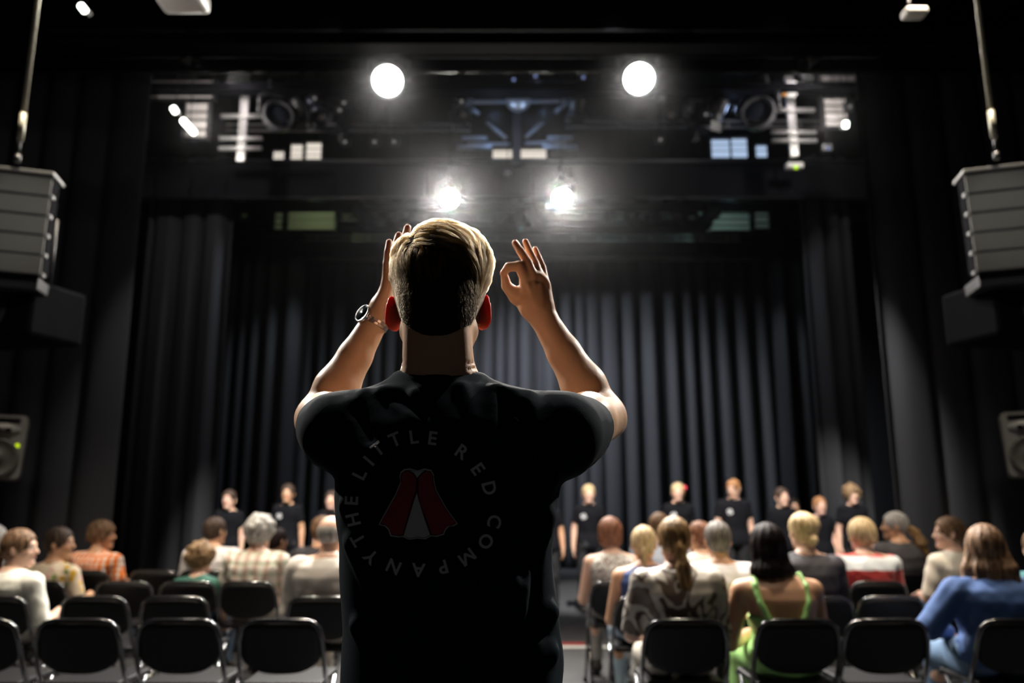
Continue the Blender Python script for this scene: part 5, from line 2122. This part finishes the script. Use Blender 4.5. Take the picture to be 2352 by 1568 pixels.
def monitor(side, px_edge, pyt, pyb, Y):
    a, c = P(px_edge, pyt, Y), P(px_edge, pyb, Y)
    H = a[2] - c[2]
    k = Y / 5.0
    W_ = 0.30 * k
    lab = 'grey moulded loudspeaker on a stand at the %s edge' % ('left' if side < 0 else 'right')
    root = empty('monitor_speaker', (a[0] + side * W_ / 2, Y, 0), -side * 0.5, lab, 'loudspeaker')
    z0 = c[2]
    out_ = [(-W_ / 2 + 0.02, 0), (W_ / 2 - 0.02, 0), (W_ / 2, 0.03), (W_ / 2, H - 0.02), (W_ / 2 - 0.02, H), (-W_ / 2 + 0.02, H), (-W_ / 2, H - 0.02), (-W_ / 2, 0.03)]
    out_ = [(x * (0.88 + 0.12 * y / H), y) for x, y in out_]
    RX = Matrix.Rotation(PI / 2, 4, 'X')
    dp = 0.30 * k
    b = MB()
    b.poly(out_, dp, Matrix.Translation((0, dp, z0)) @ RX)
    bmesh.ops.bevel(b.bm, geom=b.bm.edges[:], offset=0.010 * k, segments=2, affect='EDGES')
    b.build('cabinet', M['speaker_grey'], root)
    K = Matrix.Scale(k, 4)
    b = MB()
    b.lathe([(0.02, 0.045), (0.05, 0.0), (0.085, -0.012), (0.095, -0.006), (0.095, 0.0), (0.0, 0.0)], 28, Matrix.Translation((0, -0.004, z0 + H * 0.76)) @ RX @ K @ Matrix.Diagonal((1.25, 0.50, 1, 1)))
    b.build('horn', M['speaker_grey'], root)
    MB().box((0, -0.012 * k, z0 + H * 0.76), (0.13 * k, 0.05 * k, 0.030 * k), None, 0.004).build('horn_throat', M['black_matte'], root)
    MB().box((0, -0.003, z0 + H * 0.92), (0.22 * k, 0.012 * k, 0.026 * k), None, 0.004).build('upper_slot', M['black_matte'], root)
    b = MB()
    b.lathe([(0.0, 0.022), (0.035, 0.018), (0.04, 0.006), (0.10, 0.022), (0.112, 0.030), (0.122, 0.022), (0.125, 0.0), (0, 0.0)], 32, Matrix.Translation((0, 0.004, z0 + H * 0.34)) @ RX @ K)
    b.build('woofer', M['cone'], root)
    if side < 0:
        MB().lathe([(0, 0), (0.013, 0), (0.011, 0.006), (0, 0.007)], 14, Matrix.Translation((0.105 * k, -0.004, z0 + H * 0.53)) @ RX @ K).build('indicator', emit('yellow-green indicator', (0.62, 0.85, 0.0), 1.1), root)
    MB().tube([(0, 0.13 * k, 0.55), (0, 0.13 * k, z0 + 0.01)], 0.018, 10).build('pole', M['black_metal'], root)
    MB().tube([(0, 0.13 * k, 0.02), (0, 0.13 * k, 0.9)], 0.024, 10).build('lower_pole', M['black_metal'], root)
    for q in range(3):
        a_ = 0.5 + q * 2 * PI / 3
        MB().tube([(0, 0.13 * k, 0.75), (0.42 * math.cos(a_), 0.13 * k + 0.42 * math.sin(a_), 0.012)], 0.012, 8).build('leg', M['black_metal'], root)


monitor(-1, 58, 952, 1102, 7.1)
monitor(1, 2304, 944, 1096, 7.1)

# ------------------------------------------------------------------ floor tape
for (p0, p1, m, lab, nm_) in (((1272, 1485), (1345, 1485), M['white_tape'], 'strip of white tape on the aisle floor', 'floor_tape'),):
    a, c = P(p0[0], 1490, 7.96), P(p1[0], 1480, 7.96)
    o = MB().box(((a[0] + c[0]) / 2 - 0.4, 7.95, 0.002), (1.5, 0.11, 0.004)).build(nm_, m)
    tag(o, lab, 'tape')
o = MB().box((P(1310, 1472, 8.2)[0], 8.12, 0.002), (0.26, 0.10, 0.004)).build('floor_tape', M['red_tape'])
tag(o, 'short strip of red tape beside the white tape', 'tape')


# ------------------------------------------------------------------ chairs
def make_chair():
    root = empty('folding_chair', (0, 0, 0), 0)
    t = MB()
    R_ = 0.0125
    pts = []
    for q in (-1, 1):
        seq = [(0.215, -0.085, 0.44), (0.212, -0.15, 0.56), (0.206, -0.185, 0.665), (0.190, -0.200, 0.725), (0.160, -0.207, 0.752), (0.12, -0.210, 0.762)]
        if q < 0:
            pts += [(-x, y, z) for x, y, z in seq]
        else:
            pts += [(x, y, z) for x, y, z in reversed(seq)]
    t.tube(pts, R_, 8)
    t.build('back_frame', M['chair_tube'], root)
    # backrest shell: curved panel, rounded corners, lower edge bowed
    b = MB()
    nx_, nz_ = 14, 8
    g = {}
    for layer in (0, 1):
        for i in range(nx_ + 1):
            u = -1 + 2 * i / nx_
            for j in range(nz_ + 1):
                v = j / nz_
                hw = 0.198 * (1 - 0.22 * max(0, v - 0.75) ** 2 * 16 * 0.25 - 0.25 * max(0, 0.25 - v) ** 2 * 16 * 0.3)
                zt = 0.752 - 0.03 * abs(u) ** 6
                zb = 0.500 + 0.055 * abs(u) ** 3
                z = zb + (zt - zb) * v
                x = u * hw
                y = -0.095 - 0.115 * ((z - 0.44) / 0.32) ** 0.8 - 0.018 * (1 - u * u) + (0.006 if layer else -0.008)
                g[layer, i, j] = b.bm.verts.new((x, y, z))
    for layer in (0, 1):
        for i in range(nx_):
            for j in range(nz_):
                fc = b.bm.faces.new((g[layer, i, j], g[layer, i + 1, j], g[layer, i + 1, j + 1], g[layer, i, j + 1]))
                fc.smooth = True
    for i in range(nx_):
        b.bm.faces.new((g[0, i, 0], g[0, i + 1, 0], g[1, i + 1, 0], g[1, i, 0]))
        b.bm.faces.new((g[0, i, nz_], g[0, i + 1, nz_], g[1, i + 1, nz_], g[1, i, nz_]))
    for j in range(nz_):
        b.bm.faces.new((g[0, 0, j], g[0, 0, j + 1], g[1, 0, j + 1], g[1, 0, j]))
        b.bm.faces.new((g[0, nx_, j], g[0, nx_, j + 1], g[1, nx_, j + 1], g[1, nx_, j]))
    b.build('backrest', M['chair_plastic'], root)
    MB().box((0, 0.06, 0.445), (0.40, 0.38, 0.03), None, 0.012).build('seat', M['chair_plastic'], root)
    MB().tube([(-0.2, 0.245, 0.43), (0.2, 0.245, 0.43)], R_ * 0.8, 6).build('seat_rail', M['chair_tube'], root)
    for q in (-1, 1):
        l = MB().tube([(q * 0.215, -0.085, 0.44), (q * 0.218, 0.05, 0.22), (q * 0.222, 0.185, 0.02)], R_, 8).build('leg', M['chair_tube'], root)
        MB().lathe([(0, 0), (0.018, 0), (0.016, 0.03), (0, 0.03)], 8, Matrix.Translation((q * 0.222, 0.187, 0.0))).build('rubber_foot', M['rubber'], l)
        l = MB().tube([(q * 0.198, 0.17, 0.43), (q * 0.200, -0.02, 0.22), (q * 0.205, -0.20, 0.02)], R_, 8).build('leg', M['chair_tube'], root)
        MB().lathe([(0, 0), (0.018, 0), (0.016, 0.03), (0, 0.03)], 8, Matrix.Translation((q * 0.205, -0.202, 0.0))).build('rubber_foot', M['rubber'], l)
        MB().lathe([(0, -0.014), (0.012, -0.014), (0.012, 0.014), (0, 0.014)], 10, Matrix.Translation((q * 0.208, 0.045, 0.24)) @ Matrix.Rotation(PI / 2, 4, 'Y')).build('hinge_bolt', M['steel'], root)
    MB().tube([(-0.2, -0.165, 0.07), (0.2, -0.165, 0.07)], R_ * 0.8, 6).build('crossbar', M['chair_tube'], root)
    return root


chair0 = make_chair()
kids0 = {}
for x in bpy.data.objects:
    if x.parent:
        kids0.setdefault(x.parent.name, []).append(x)
used_chair = []


def chair_at(x, Y, label, rz=0.0):
    c = chair0 if not used_chair else copy_tree(chair0, None, kids0)
    used_chair.append(c)
    c.location = (x, Y, 0)
    c.rotation_euler = (0, 0, rz)
    tag(c, label, 'chair', 'black folding chairs in rows')
    return c


ROW = {'A': 4.40, 'B': 5.36, 'C': 6.30, 'D': 7.24}     # chair centre; the backrest stands 0.2 m nearer


def xrow(px, row):
    Y = ROW[row] - 0.2
    d = Y * math.cos(PITCH) - 0.6 * math.sin(PITCH)
    return (px - 1176) / FPX * d


rname = {'A': 'rearmost row', 'B': 'second row from the rear', 'C': 'third row from the rear', 'D': 'front row'}
side_n = {-1: 'left block', 1: 'right block'}
empt = {'A': [-55, 180, 411, 645], 'B': [218, 402, 590], 'C': [285, 445 - 0.001], 'D': [355, 510]}
# ------------------------------------------------------------------ audience
SK1 = skin('fair skin', (0.66, 0.42, 0.32))
SK2 = skin('warm skin', (0.56, 0.32, 0.20))
SK3 = skin('brown skin', (0.34, 0.19, 0.12))
M['badge'] = mat('white chest print', (0.8, 0.8, 0.8), 0.7)
BLACKT = mat('black T-shirt cotton', (0.005, 0.005, 0.007), 0.9, 0, 0.15, bump=(300, 0.3, 0.002))
BLACKP = mat('black trousers', (0.010, 0.010, 0.012), 0.85)
DENIM = mat('blue jeans', (0.10, 0.17, 0.28), 0.85, noise=(30, 0.2))
LIGHTD = mat('light blue jeans', (0.35, 0.45, 0.55), 0.85, noise=(30, 0.2))
KHAKI = mat('beige trousers', (0.42, 0.38, 0.32), 0.85)
GREYP = mat('grey patterned trousers', (0.25, 0.24, 0.23), 0.85, noise=(25, 0.5))

H = dict(
    brown=hairmat('brown hair', (0.26, 0.15, 0.085), (0.05, 0.028, 0.016)),
    darkbrown=hairmat('dark brown hair', (0.085, 0.055, 0.04), (0.02, 0.013, 0.01)),
    black=hairmat('black hair', (0.018, 0.012, 0.012), (0.006, 0.004, 0.004)),
    auburn=hairmat('auburn hair', (0.30, 0.13, 0.07), (0.09, 0.035, 0.02)),
    blond=hairmat('blond hair', (0.62, 0.48, 0.28), (0.30, 0.20, 0.10)),
    darkblond=hairmat('dark blond hair streaks', (0.42, 0.27, 0.12), (0.12, 0.07, 0.03)),
    goldbrown=hairmat('golden brown hair', (0.34, 0.20, 0.08), (0.08, 0.045, 0.02)),
    grey=hairmat('grey hair', (0.48, 0.47, 0.45), (0.18, 0.17, 0.16)),
    darkgrey=hairmat('dark grey hair', (0.20, 0.18, 0.16), (0.05, 0.045, 0.04)),
    white=hairmat('white hair', (0.75, 0.73, 0.70), (0.45, 0.43, 0.40)),
    ginger=hairmat('ginger hair', (0.44, 0.22, 0.10), (0.16, 0.07, 0.03)),
    curlybrown=hairmat('curly brown hair', (0.30, 0.19, 0.10), (0.10, 0.06, 0.03)),
)
C = lambda *a: a
WHITE = mat('white cotton shirt', (0.72, 0.72, 0.66), 0.85, sheen=0.2, bump=(200, 0.3, 0.002))
WHITE2 = mat('white linen shirt', (0.66, 0.63, 0.64), 0.85, bump=(200, 0.3, 0.002))
CREAM = mat('cream knit top', (0.78, 0.72, 0.62), 0.85, bump=(120, 0.4, 0.003))
BEIGE = mat('pale grey-beige shirt', (0.52, 0.48, 0.44), 0.85, bump=(200, 0.3, 0.002))
LBLUE = mat('pale blue shirt', (0.55, 0.63, 0.78), 0.85)
NAVY = mat('navy blue top', (0.025, 0.055, 0.18), 0.75)
DENIMJ = mat('blue denim jacket', (0.032, 0.08, 0.23), 0.8, noise=(20, 0.25), bump=(300, 0.4, 0.002))
GREENS = mat('dark green shirt', (0.02, 0.10, 0.075), 0.8)
GREENT = mat('bright green satin dress', (0.33, 0.62, 0.20), 0.5)
BLK = mat('black blouse', (0.022, 0.020, 0.028), 0.75)
CHAR = mat('charcoal sweatshirt', (0.055, 0.052, 0.058), 0.85)
TEAL = mat('teal top', (0.10, 0.30, 0.34), 0.8)
FLOR = pattern('yellow floral print', 'floral', [C(0.72, 0.60, 0.45), C(0.70, 0.42, 0.03), C(0.25, 0.32, 0.10), C(0.75, 0.45, 0.40)], 19)
ORAN = pattern('orange and white lattice print', 'check', [C(0.78, 0.22, 0.02), C(0.75, 0.66, 0.60), C(0.85, 0.50, 0.35)], 22)
PLAI = pattern('pastel striped plaid', 'check', [C(0.66, 0.62, 0.55), C(0.50, 0.36, 0.30), C(0.70, 0.80, 0.72)], 13)
WGREY = pattern('white top with grey print', 'blobs', [C(0.62, 0.60, 0.56), C(0.12, 0.11, 0.10), C(0.70, 0.68, 0.64), C(0.25, 0.2, 0.18)], 22)
CAMO = pattern('satin blouse in beige and brown', 'blobs', [C(0.48, 0.43, 0.36), C(0.075, 0.045, 0.035), C(0.55, 0.50, 0.43), C(0.12, 0.08, 0.06)], 5)
CAMO.node_tree.nodes['Principled BSDF'].inputs['Roughness'].default_value = 0.4
REDW = pattern('red top with white band', 'bands', [C(0.6, 0.1, 0.1)], [(0.4, C(0.50, 0.035, 0.035)), (0.855, C(0.62, 0.66, 0.70)), (0.955, C(0.55, 0.06, 0.05))])


def ztop(py, Y):
    return P(0, py, Y)[2]


def sit(px, pyt, row, desc, label, chair_label=None, dx=0.0, **kw):
    """a seated onlooker; px is the middle of the head, pyt the crown"""
    Y = ROW[row]
    tz = ztop(pyt, Y + 0.02)
    d = (Y + 0.02) * math.cos(PITCH) + (tz - 0.1 - CH) * math.sin(PITCH)
    x = (px - 1176) / FPX * d
    yaw = kw.pop('yaw', 0.0)
    cx = kw.pop('chair_x', None)
    if cx is None:
        cx = x + dx
    chair_at(cx, Y, chair_label or ('black folding chair under the ' + desc))
    tilt = (x - cx)
    sk = kw.pop('skin', SK1)
    return person(desc, label, (cx, Y, 0), yaw, True, tz, skin_m=sk, tilt=tilt / 0.8 if abs(yaw) < 0.3 else 0.0, group=None, **kw)


PR = -math.radians(1)
# --- left block
sit(-14, 1206, 'C', 'white-haired man at the picture edge', 'white-haired onlooker cut off by the left picture edge', hair=('short', H['white']), top=WHITE2, bottom=BLACKP, seed=21, skin=SK1)
sit(50, 1216, 'B', 'smiling woman in the white shirt', 'smiling woman in a white shirt, brown hair tied low, turned to the side', hair=('ponytail', H['brown']), top=WHITE, sleeve='elbow', bottom=KHAKI,
    head_yaw=-1.15, yaw=-0.25, w=1.05, seed=22, lean=-0.02, bust=1)
sit(136, 1212, 'C', 'dark-haired woman in the floral dress', 'dark-haired woman in a yellow floral dress, face in profile', hair=('tied', H['darkbrown']), top=FLOR, sleeve='short', bottom=FLOR, skirt=True,
    head_yaw=-1.25, yaw=-0.2, seed=23, skin=SK2, bust=1)
sit(234, 1197, 'D', 'woman in the orange-patterned shirt', 'person with wavy brown hair in an orange and white patterned shirt', hair=('wavy', H['brown']), top=ORAN, sleeve='short', bottom=DENIM,
    head_yaw=-1.2, yaw=-0.2, w=1.08, seed=24, skin=SK2)
sit(462, 1249, 'C', 'boy in the green shirt', 'curly-haired boy in a dark green shirt', hair=('curly', H['curlybrown']), top=GREENS, sleeve='short', bottom=DENIM, head_yaw=-0.5,
    w=0.78, hs=0.90, scale=0.85, seed=25, skin=SK1)
sit(495, 1188, 'D', 'man in the plain white shirt', 'dark-haired man in a plain white shirt beside the grey-haired woman', hair=('short', H['darkbrown']), top=WHITE2, sleeve='elbow', bottom=BLACKP, head_yaw=-0.5,
    w=1.12, seed=26, skin=SK2)
sit(597, 1187, 'C', 'grey-haired woman in pastel plaid', 'woman with fluffy grey hair in a pastel striped plaid shirt', hair=('curly', H['grey']), top=PLAI, sleeve='elbow', bottom=KHAKI,
    w=1.12, seed=27, skin=SK1, head_yaw=-0.3)
sit(637, 1212, 'D', 'small dark-haired onlooker', 'small dark-haired onlooker mostly hidden beside the grey-haired woman', hair=('short', H['black']), top=BLK, bottom=BLACKP, w=0.85, hs=0.92, scale=0.9, seed=28, skin=SK3, head_yaw=-0.6)
sit(762, 1184, 'B', 'bald man in the beige shirt', 'balding man in a pale beige shirt half hidden by the conductor', hair=('bald', H['grey']), top=BEIGE, sleeve='long', bottom=KHAKI, w=1.2, seed=29, skin=SK1, head_yaw=-0.35)
sit(742, 1186, 'D', 'brown-haired man in black', 'brown-haired man in a black shirt behind the balding man', hair=('short', H['brown']), top=BLK, bottom=BLACKP, w=1.05, seed=30, skin=SK2, head_yaw=-0.5)
# --- right block
sit(1401, 1190, 'C', 'woman with the auburn bob', 'woman with an auburn bob in a sleeveless white and grey printed top', hair=('bob', H['auburn']), top=WGREY, sleeve='none', bottom=GREYP, seed=31, skin=SK1, bust=1, dx=0.03)
sit(1513, 1178, 'D', 'brown-haired man in pale blue', 'short-haired man in a pale blue shirt behind the ponytailed woman', hair=('short', H['brown']), top=LBLUE, bottom=DENIM, w=1.15, seed=32)
sit(1479, 1209, 'B', 'blond woman in the navy top', 'woman with a low blond ponytail in a sleeveless navy top', hair=('ponytail', H['blond']), top=NAVY, sleeve='none', bottom=LIGHTD, w=0.95, hs=0.94, seed=33, skin=SK2, bust=1, head_yaw=-0.15, dx=-0.02)
sit(1548, 1189, 'A', 'woman with the long ponytail', 'woman with a long golden-brown ponytail in a beige and brown satin blouse', hair=('ponytail_long', H['goldbrown']), top=CAMO, sleeve='elbow', bottom=KHAKI, w=1.08, seed=34, skin=SK1, bust=1)
sit(1606, 1198, 'C', 'child in white with brown hair', 'brown-haired child in white, partly hidden behind the man in the white shirt', hair=('short', H['auburn']), top=WHITE, bottom=DENIM, w=0.85, hs=0.92, scale=0.9, seed=35, skin=SK2, head_yaw=0.6)
sit(1648, 1198, 'B', 'dark grey-haired man in white', 'man with short dark greying hair in a white linen shirt', hair=('short', H['darkgrey']), top=WHITE2, sleeve='elbow', bottom=BLACKP, w=1.12, seed=36, skin=SK2)
sit(1762, 1203, 'A', 'woman with green straps', 'woman with straight dark hair and bare back, bright green straps', hair=('long', H['black']), top=GREENT, sleeve='strap', bottom=GREENT, skirt=True, w=1.10, hs=1.05, seed=37, skin=SK2, bust=1, dx=0.06)
sit(1843, 1178, 'B', 'blond woman with pinned-up hair', 'woman with pinned-up blond hair in a black blouse', hair=('updo', H['blond']), top=BLK, sleeve='elbow', bottom=BLACKP, w=1.05, seed=38, skin=SK1, bust=1, head_yaw=0.15)
sit(1978, 1192, 'C', 'blond person in red and white', 'person with a thick blond crop in a red top with a white band', hair=('wavy', H['blond']), top=REDW, sleeve='elbow', bottom=DENIM, w=1.12, seed=39, skin=SK1, head_yaw=0.25)
gp = sit(2056, 1176, 'D', 'grey-haired person in charcoal', 'grey-haired person in charcoal with a reddish-brown tail of hair behind', hair=('short', H['grey']), top=CHAR, sleeve='long', bottom=BLACKP, w=1.15, seed=40, skin=SK2, head_yaw=1.0, yaw=0.2)
sit(2180, 1188, 'C', 'woman in the cream top', 'woman with tied brown hair in a cream top looking to the side', hair=('bun', H['brown']), top=CREAM, sleeve='elbow', bottom=DENIM, w=1.0, seed=41, skin=SK1, head_yaw=1.15, yaw=0.2)
sit(2262, 1206, 'A', 'long-haired woman in blue denim', 'woman with loose long brown hair in a blue denim jacket', hair=('long_loose', H['brown']), top=DENIMJ, sleeve='long', bottom=DENIM, w=1.28, arms={'el-1': (-0.35, 0.0, 0.70)}, hs=1.05, seed=42, skin=SK1, bust=1, head_yaw=-0.3)
sit(2384, 1215, 'B', 'person in the teal top', 'onlooker in a teal top cut off by the right picture edge', hair=('short', H['brown']), top=TEAL, sleeve='short', bottom=DENIM, w=1.0, seed=43)
# the reddish tail of hair of the grey-haired person
c_ = np.array(gp['hc'])
f = SDF(axis(c_[0] - 0.2, c_[0] + 0.3, 0.0065), axis(c_[1] - 0.35, c_[1] + 0.1, 0.0065), axis(c_[2] - 0.36, c_[2] + 0.1, 0.0065))
hchain(f, [c_ + np.array(v) for v in ((0.085, -0.06, 0.0), (0.12, -0.10, -0.05), (0.15, -0.13, -0.14), (0.18, -0.14, -0.25))], [0.022, 0.036, 0.05, 0.025], 0.014)
f.ripple(0.006, 70, 5)
tag(obj('hair_tail', f.mesh('hair_tail'), H['goldbrown'], gp), 'reddish-brown wavy tail of hair')

# --- empty chairs
used_x = {}
for c in used_chair:
    for r, Y in ROW.items():
        if abs(c.location.y - Y) < 0.01:
            used_x.setdefault(r, []).append(c.location.x)
emp = [('A', -52, 'cut off by the left picture edge'), ('A', 180, 'third from the conductor'), ('A', 411, 'second from the conductor'), ('A', 645, 'right next to the conductor'),
       ('B', 218, 'beside the woman in the white shirt'), ('B', 402, 'middle of three empty ones'), ('B', 590, 'behind the grey-haired woman'), 
       ('C', 285, 'behind the front-row gap, left of the boy'), ('D', 355, 'alone between the orange shirt and the white shirt'),
       ('A', 2035, 'between the green-strapped woman and the denim jacket'), ('B', 2045, 'behind the red and white top'), ('B', 2240, 'in front of the denim jacket'),
       ('D', 1990, 'at the far side of the red and white top')]
for r, px, lab in emp:
    x = xrow(px, r)
    if any(abs(x - u) < 0.40 for u in used_x.get(r, [])):
        print('chair clash', r, px)
        continue
    used_x.setdefault(r, []).append(x)
    chair_at(x, ROW[r], 'empty black chair, %s, %s' % (rname[r], lab))

# ------------------------------------------------------------------ young performers on the stage
GROUPP = 'performers in black T-shirts on stage'


def stand(px, pyt, label, hair, hair_label=None, head_yaw=0.0, sk=SK1, Y=10.35, w=0.9, yaw=PI, arms=None, seed=50, badge=True, hs=0.97, hp=0.0, pants=BLACKP):
    tz = ztop(pyt, Y)
    x = P(px, pyt + 40, Y)[0]
    # crown height for scale 1 is about 1.42 + 0.135 + 0.118
    sc = (tz - 0.252 * hs) / 1.42
    return person('', label, (x, Y, 0), yaw, False, None, skin_m=sk, hair=hair, top=BLACKT, sleeve='short', bottom=pants, head_yaw=head_yaw, head_pitch=hp, w=w, hs=hs, scale=sc,
                  badge=badge, seed=seed, group=GROUPP, hair_label=hair_label, shoe=M['shoe'])


stand(526, 1127, 'performer in black T-shirt, hair pulled back, behind the man in white', ('tied', H['darkbrown']), seed=51)
stand(661, 1113, 'tall performer in black T-shirt with hair tied up, image left of the conductor', ('bun', H['darkbrown']), seed=52, sk=SK2, head_yaw=0.1)
stand(762, 1128, 'performer in black almost hidden by the conductor\'s side, image left', ('short', H['darkbrown']), seed=53)
stand(1256, 1122, 'performer in black almost hidden by the conductor\'s side, image right', ('short', H['brown']), seed=54, sk=SK2)
stand(1352, 1114, 'fair-haired performer in black T-shirt and shorts beside the aisle', ('tied', H['blond']), seed=55)
r_ = stand(1557, 1110, 'blond performer with a red flower in the hair', ('tied', H['blond']), seed=56, head_yaw=-0.2)
hcl = Vector(r_['hc'])
fl_ = empty('flower', (0, 0, 0), 0)
fl_.parent = r_
fl_.location = hcl + Vector((-0.085, 0.01, 0.055))
RED = mat('red petals', (0.70, 0.03, 0.08), 0.6)
for k in range(6):
    a = k * PI / 3
    b = MB()
    b.lathe([(0, -0.012), (0.014, -0.007), (0.017, 0), (0.010, 0.01), (0, 0.012)], 10, Matrix.Translation((-0.006, 0.020 * math.cos(a), 0.020 * math.sin(a))))
    b.build('petal', RED, fl_)
MB().lathe([(0, -0.010), (0.010, -0.005), (0.010, 0.004), (0, 0.010)], 10, Matrix.Translation((-0.014, 0, 0))).build('centre', mat('dark red centre', (0.4, 0.02, 0.04), 0.6), fl_)
stand(1684, 1102, 'ginger-haired performer looking down to the side', ('short', H['ginger']), seed=57, head_yaw=-0.7, hp=-0.25, w=1.0)
stand(1796, 1121, 'fair-skinned performer with dark tied hair, third from the image right end', ('tied', H['darkbrown']), seed=58, head_yaw=0.2, badge=False)
stand(1822, 1145, 'performer with brown skin half behind the fair-skinned one', ('short', H['black']), seed=59, sk=SK3, Y=10.9, badge=False)
stand(1883, 1142, 'small performer with reddish hair', ('tied', H['ginger']), seed=60, w=0.85, hs=0.93)
stand(1957, 1116, 'performer with a curly brown mop of hair, last at the image right end', ('curly', H['curlybrown']), seed=61, badge=False)

# ------------------------------------------------------------------ thin haze volume added to give the lamps their bloom
hz = bpy.data.materials.new('thin haze')
hz.use_nodes = True
nt = hz.node_tree
nt.nodes.remove(nt.nodes['Principled BSDF'])
vs = nt.nodes.new('ShaderNodeVolumeScatter')
vs.inputs['Density'].default_value = 0.0018
vs.inputs['Anisotropy'].default_value = 0.91
vs.inputs['Color'].default_value = (0.95, 0.96, 1.0, 1)
nt.links.new(vs.outputs[0], nt.nodes['Material Output'].inputs['Volume'])
o = MB().box((0, 11.9, 4.93), (14.9, 10.4, 6.1)).build('bloom_haze', hz)
tag(o, 'thin haze added over the stage to give the lamps a bloom', 'haze', None, 'stuff')

bpy.context.view_layer.update()
print('objects', len(bpy.data.objects))
